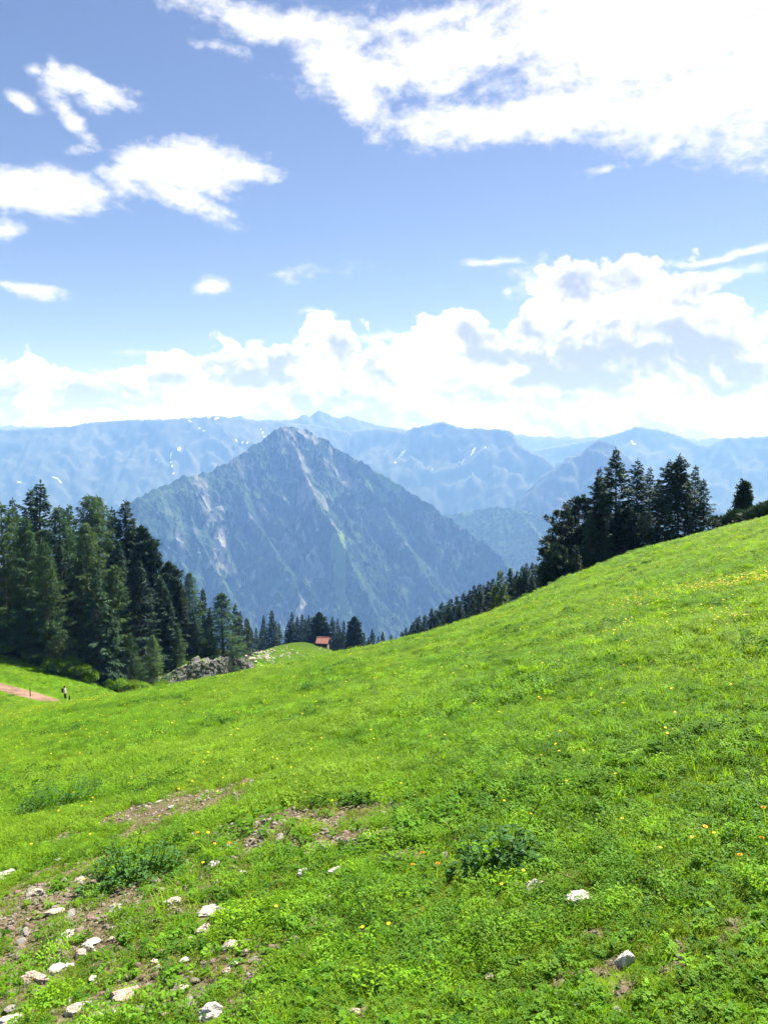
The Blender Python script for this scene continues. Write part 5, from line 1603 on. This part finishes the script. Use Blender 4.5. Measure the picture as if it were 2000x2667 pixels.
# ------------------------------------------------------------------ turf
plant_field('grass', 'bright green short grass and herbs of the near meadow', 'grass', [
    (80000, 1.7, 4.2, [(11, 1.2, .75), (12, 1.2, .75), (13, 1.2, .75), (14, 1.2, .75), (0, 1, .1), (1, 1, .1), (4, 1.4, .5), (5, 1.4, .5), (6, 1.4, .5), (7, 1.4, .5), (8, .3, .6), (9, .3, .6), (10, .3, .6), (2, .8, .1), (3, .8, .1), (17, .15, .3), (18, .15, .3)], .48, .9, True),
    (96000, 4.2, 9.0, [(11, 1.2, .7), (12, 1.2, .7), (13, 1, .7), (0, 1.4, .1), (1, 1.4, .1), (2, 1.4, .1), (3, 1.4, .1), (4, 1.3, .2), (5, 1.3, .2), (6, 1.3, .2), (7, 1.3, .2), (8, .5, .5), (9, .5, .5), (10, .4, .5), (15, .25, 0), (16, .25, 0), (17, .2, .2)], .7, 1.25, True),
], near_shapes)
plant_field('meadow_turf', 'thick green turf covering the meadow slope', 'grass', [
    (20000, 3.0, 9.5, [(0, 1, 0), (1, 1, 0), (2, 1, 0), (3, 1, 0), (4, 1, 0), (5, .1, 0), (11, .55, 0), (12, .55, 0), (13, .55, 0)], .4, .7, True),
    (44000, 9.0, 20.0, [(0, 1, 0), (1, 1, 0), (2, 1, 0), (3, 1, 0), (4, 1, 0), (5, .3, 0), (6, .2, 0), (7, .2, 0), (11, .35, 0), (12, .35, 0), (13, .35, 0)], .6, .95, True),
    (80000, 20.0, 48.0, [(0, 1, 0), (1, 1, 0), (2, 1, 0), (3, 1, 0), (4, 1, 0), (5, .3, 0), (6, .2, 0), (7, .2, 0), (11, .35, 0), (12, .35, 0), (13, .35, 0)], .75, 1.15, False),
    (52000, 46.0, 120.0, [(8, 1, 0), (9, 1, 0), (10, 1, 0)], .4, .7, False),
    (60000, 165.0, 235.0, [(8, 1, 0), (9, 1, 0), (10, 1, 0)], .7, 1.2, False),
], turf_shapes)

# ------------------------------------------------------------------ yellow meadow flowers
def flower(seed, mat, R, hgt, n, double=False):
    rng = np.random.default_rng(seed)
    st = Acc(); pt = Acc()
    V, Fc = blade(rng, hgt, .004, rng.uniform(0, 6), .1, (0, 0), 3, .05); st.add(V, Fc)
    top = V[-1]
    flower_head(pt, top, R, n, rng, (0, 0), .45)
    if double: flower_head(pt, top + np.array([0, 0, R * .12]), R * .7, n, rng, (0, 0), .9); flower_head(pt, top + np.array([0, 0, R * .18]), R * .45, n - 2, rng, (0, 0), 1.6)
    return st, pt
fl_shapes = []
for i in range(4):
    st, pt = flower(1700 + i, None, .013, .10 + .03 * i, 5)
    V = np.concatenate([np.concatenate(st.V), np.concatenate(pt.V)]); ns = st.n
    nf_s = sum(len(f) for f in st.F); nf_p = sum(len(f) for f in pt.F)
    Fc = np.concatenate([np.concatenate(st.F), np.concatenate(pt.F) + ns])
    fl_shapes.append(mesh_from('buttercup', V, Fc, [MAT['petal'], MAT['blade']], False, np.concatenate([np.ones(nf_s), np.zeros(nf_p)])))
def flower_spots():
    X_, Y_, S_ = [], [], []
    for (n, y0, y1, s0_, s1_, thr) in ((420, 5, 12, .9, 1.2, .0), (2600, 12, 26, 1.0, 1.5, .02), (9000, 26, 55, 1.1, 1.8, .05), (2600, 55, 90, 1.3, 2.0, .05)):
        x, y = wedge(n, y0, y1)
        m = fbm(x / 9 + 2, y / 5, 3)
        a = x / y
        # thickest along the upper right and on the left shoulder of the slope
        dens = .30 + .9 * sstep(m, .0, .4) + .8 * sstep(a, .1, .45) + .7 * sstep(-a, .2, .5) * (y > 16)
        kp = (RNG.uniform(size=n) < dens * .65) & sight_ok(x, y) & off_path(x, y) & ~((y > 85) & (x < 0))
        X_.append(x[kp]); Y_.append(y[kp]); S_.append(RNG.uniform(s0_, s1_, kp.sum()))
    # golden drift across the right slope
    for (u0, v0, u1, v1, n, sp) in ((1560, 1590, 2010, 1512, 330, 14), (1760, 1555, 2010, 1522, 260, 8), (1500, 1610, 1760, 1570, 70, 16), (1560, 1650, 1960, 1610, 80, 26)):
        for _ in range(n):
            t = RNG.uniform() ** .7
            g = on_ground(u0 + (u1 - u0) * t, v0 + (v1 - v0) * t + RNG.normal(0, sp * .6), 8, 110)
            if g is not None:
                X_.append(np.array([g[0]])); Y_.append(np.array([g[1]])); S_.append(np.array([RNG.uniform(.9, 1.5)]))
    return np.concatenate(X_), np.concatenate(Y_), np.concatenate(S_)
x, y, s = flower_spots()
n = len(x)
scatter('buttercup_flowers', np.stack([x, y, Hg(x, y)], 1), RNG.integers(0, 4, n), s, np.stack([RNG.normal(0, .2, n), RNG.normal(0, .2, n), RNG.uniform(0, 6.28, n)], 1), fl_shapes,
        'yellow buttercups sprinkled over the meadow slope', 'flowers')

# near flowers one by one
FLOWERS = [(518, 2176, 1, 'orange dandelion on a tall stalk beside the bare strip'), (551, 2200, 1, 'small orange bloom just right of the tall dandelion'), (597, 2201, 1, 'orange bloom right of the tall dandelion pair'),
           (1304, 2092, 0, 'yellow buttercup above the big thistle plant'), (1385, 2130, 0, 'yellow buttercup right above the big thistle plant'), (1464, 2042, 0, 'yellow buttercup high right of the big thistle plant'),
           (1354, 2278, 0, 'yellow flower between big thistle plant and white rock'), (1310, 2312, 0, 'orange bud left of the white rock'), (1630, 2151, 0, 'yellow flower left of the small high white stone'),
           (1720, 2224, 0, 'yellow flower in the herbs on the right'), (1790, 2190, 0, 'yellow flower left of the greyish stone far right'), (1832, 2164, 1, 'orange flower touching the greyish stone far right'), (1870, 2178, 0, 'pale yellow flower right of the greyish stone'),
           (1981, 2208, 1, 'orange flower at the right edge, upper of two'), (1919, 2253, 1, 'orange flower left of the right edge pair'), (1996, 2240, 1, 'orange flower at the right edge, lower of two'), (1995, 2112, 1, 'orange flower highest at the right edge'),
           (1097, 2236, 1, 'orange flower beside the tiny white stone on dark soil'), (1073, 2263, 1, 'orange flower below the dark soil strip'), (1138, 2249, 1, 'orange flower right of the dark soil strip'), (963, 2433, 0, 'yellow flower low in the middle turf'), (713, 2372, 0, 'yellow flower left of the pointed white stone'),
           (1016, 2410, 0, 'pale yellow flower beside the tiny white stone in the middle'), (1047, 2049, 0, 'yellow flower alone left above the big thistle'), (1605, 2020, 0, 'yellow flower high in the right turf'), (871, 2090, 0, 'yellow flower right of the upper bare strip')]
FM = {}
for kd in (0, 1):
    for j in range(3):
        st, pt = flower(1800 + j + 10 * kd, None,    .011 if kd == 0 else .013, .10 + .02 * j, 5 if kd == 0 else 11, kd == 1)
        FM[(kd, j)] = (st.mesh('flower_stem', MAT['blade']), pt.mesh('flower_petals', MAT['petal'] if kd == 0 else MAT['petal_orange']))
for i, (u, v, kd, lab) in enumerate(FLOWERS):
    hgt = .10 + .02 * (i % 3)
    g = on_ground(u, v + 18)
    dist = sqrt(g[0] ** 2 + g[1] ** 2 + g[2] ** 2)
    g = on_ground(u, min(2660, v + .85 * hgt * FOC / dist))
    root = empty('meadow_flower', g)
    st, pt = FM[(kd, i % 3)]
    link('stem', st, root); link('blossom', pt, root)
    root.rotation_euler = (-.15, random.uniform(-.15, .15), random.uniform(0, 6))
    tag(root, lab, 'flower', 'single flowers in the foreground')

# ------------------------------------------------------------------ dark leafy weeds in the foreground
def thistle(seed, R, hgt, n, stalks):
    rng = np.random.default_rng(seed); ac = Acc(); st = Acc()
    for i in range(n):
        r = R * rng.uniform() ** .62; t = rng.uniform(0, 6.28)
        z = hgt * (1 - (r / R) ** 2 * .8) * rng.uniform(.15, 1.0) * (.7 + .5 * sin(3 * t + seed))
        a = t + rng.normal(0, .9)
        l = rng.uniform(.028, .06)
        V, Fc = leaf((r * cos(t), r * sin(t) * .75, z), (cos(a), sin(a), rng.uniform(-.1, .7)), l, l * rng.uniform(.6, .9), .18, .3, 1, rng); ac.add(V, Fc)
        if i % 3 == 0:
            V, Fc = tube([(r * .5 * cos(t), r * .4 * sin(t), -.01), (r * .9 * cos(t), r * .7 * sin(t), z * .6), (r * cos(t), r * .75 * sin(t), z)], [.003, .0025, .0015], 4); st.add(V, Fc)
    sk = []
    for s in range(stalks):
        a = rng.uniform(0, 6.28); r = R * rng.uniform(.2, .9); h = hgt * rng.uniform(1.05, 1.55)
        ac2 = Acc()
        V, Fc = tube([(r * cos(a), r * sin(a) * .7, 0), (r * cos(a) + rng.normal(0, .02), r * sin(a) * .7, h * .5), (r * cos(a) + rng.normal(0, .09), r * sin(a) * .7, h)], [.0022, .0018, .0014], 4); ac2.add(V, Fc)
        nb = 22
        tt = rng.uniform(.0, 1.0, nb); p0_, p1_ = V[4:8].mean(0), V[8:12].mean(0)
        b = p0_ + (p1_ - p0_) * (.35 + .65 * tt)[:, None]
        V, Fc = shards(b, rng.normal(size=(nb, 3)) * .5 + np.array([0, 0, .8]), np.full(nb, .018), np.full(nb, .007), rng=rng, sag=0); ac2.add(V, Fc)
        sk.append(ac2.mesh('seed_stalk', MAT['darkstem']))
    return st.mesh('weed_stems', MAT['blade']), ac.mesh('weed_leaves', MAT['dock']), sk
WEEDS = [(1310, 2262, 122, 92, 430, 3, 'big dark green thistle plant on the right with tall dry stalks'), (350, 2290, 125, 78, 420, 3, 'dark green thistle plant on the lower left with leaning seed stalks'), (150, 2100, 105, 66, 420, 0, 'dark leafy weed clump above the turf at far left'),
         (235, 2062, 60, 45, 70, 2, 'dark weed clump behind the left leafy one'), (385, 2068, 80, 46, 190, 1, 'bluish green weed clump at the upper bare strip'), (730, 2235, 60, 45, 40, 1, 'dock plant with broad leaves in the middle of the bare strip'), (890, 2232, 60, 50, 34, 0, 'dock plant with long leaves left of the dark soil'),
         (1570, 1645, 26, 14, 60, 0, 'dark weed clump high on the right slope'), (1225, 1652, 60, 12, 90, 0, 'wide dark weed clump near the meadow crest'), (560, 1890, 55, 22, 90, 0, 'dark weed patch on the left of the slope'), (760, 1960, 50, 22, 60, 0, 'dark weed patch above the middle of the slope')]
for i, (u, v, rp, hp_, nleaf, nst, lab) in enumerate(WEEDS):
    g = on_ground(u, v)
    dist = sqrt(g[0] ** 2 + g[1] ** 2 + g[2] ** 2)
    st, lv, sk = thistle(2600 + i, rp * dist / FOC, max(.08, hp_ * dist / FOC), int(nleaf * max(1, min(3, (dist / 6) ** 1.2))), nst)
    root = empty('thistle_plant' if 'thistle' in lab else 'dock_plant' if 'dock' in lab else 'weed_clump', g)
    gy_ = (H1(g[0], g[1] + .15) - H1(g[0], g[1] - .15)) / .3; gx_ = (H1(g[0] + .15, g[1]) - H1(g[0] - .15, g[1])) / .3
    root.rotation_euler = (np.arctan(gy_) * .6, -np.arctan(gx_) * .9, 0)
    link('stem', st, root); link('foliage', lv, root)
    for m in sk: link('seed_stalk', m, root)
    tag(root, lab, 'plant', 'dark weeds on the meadow')

bpy.context.view_layer.update()
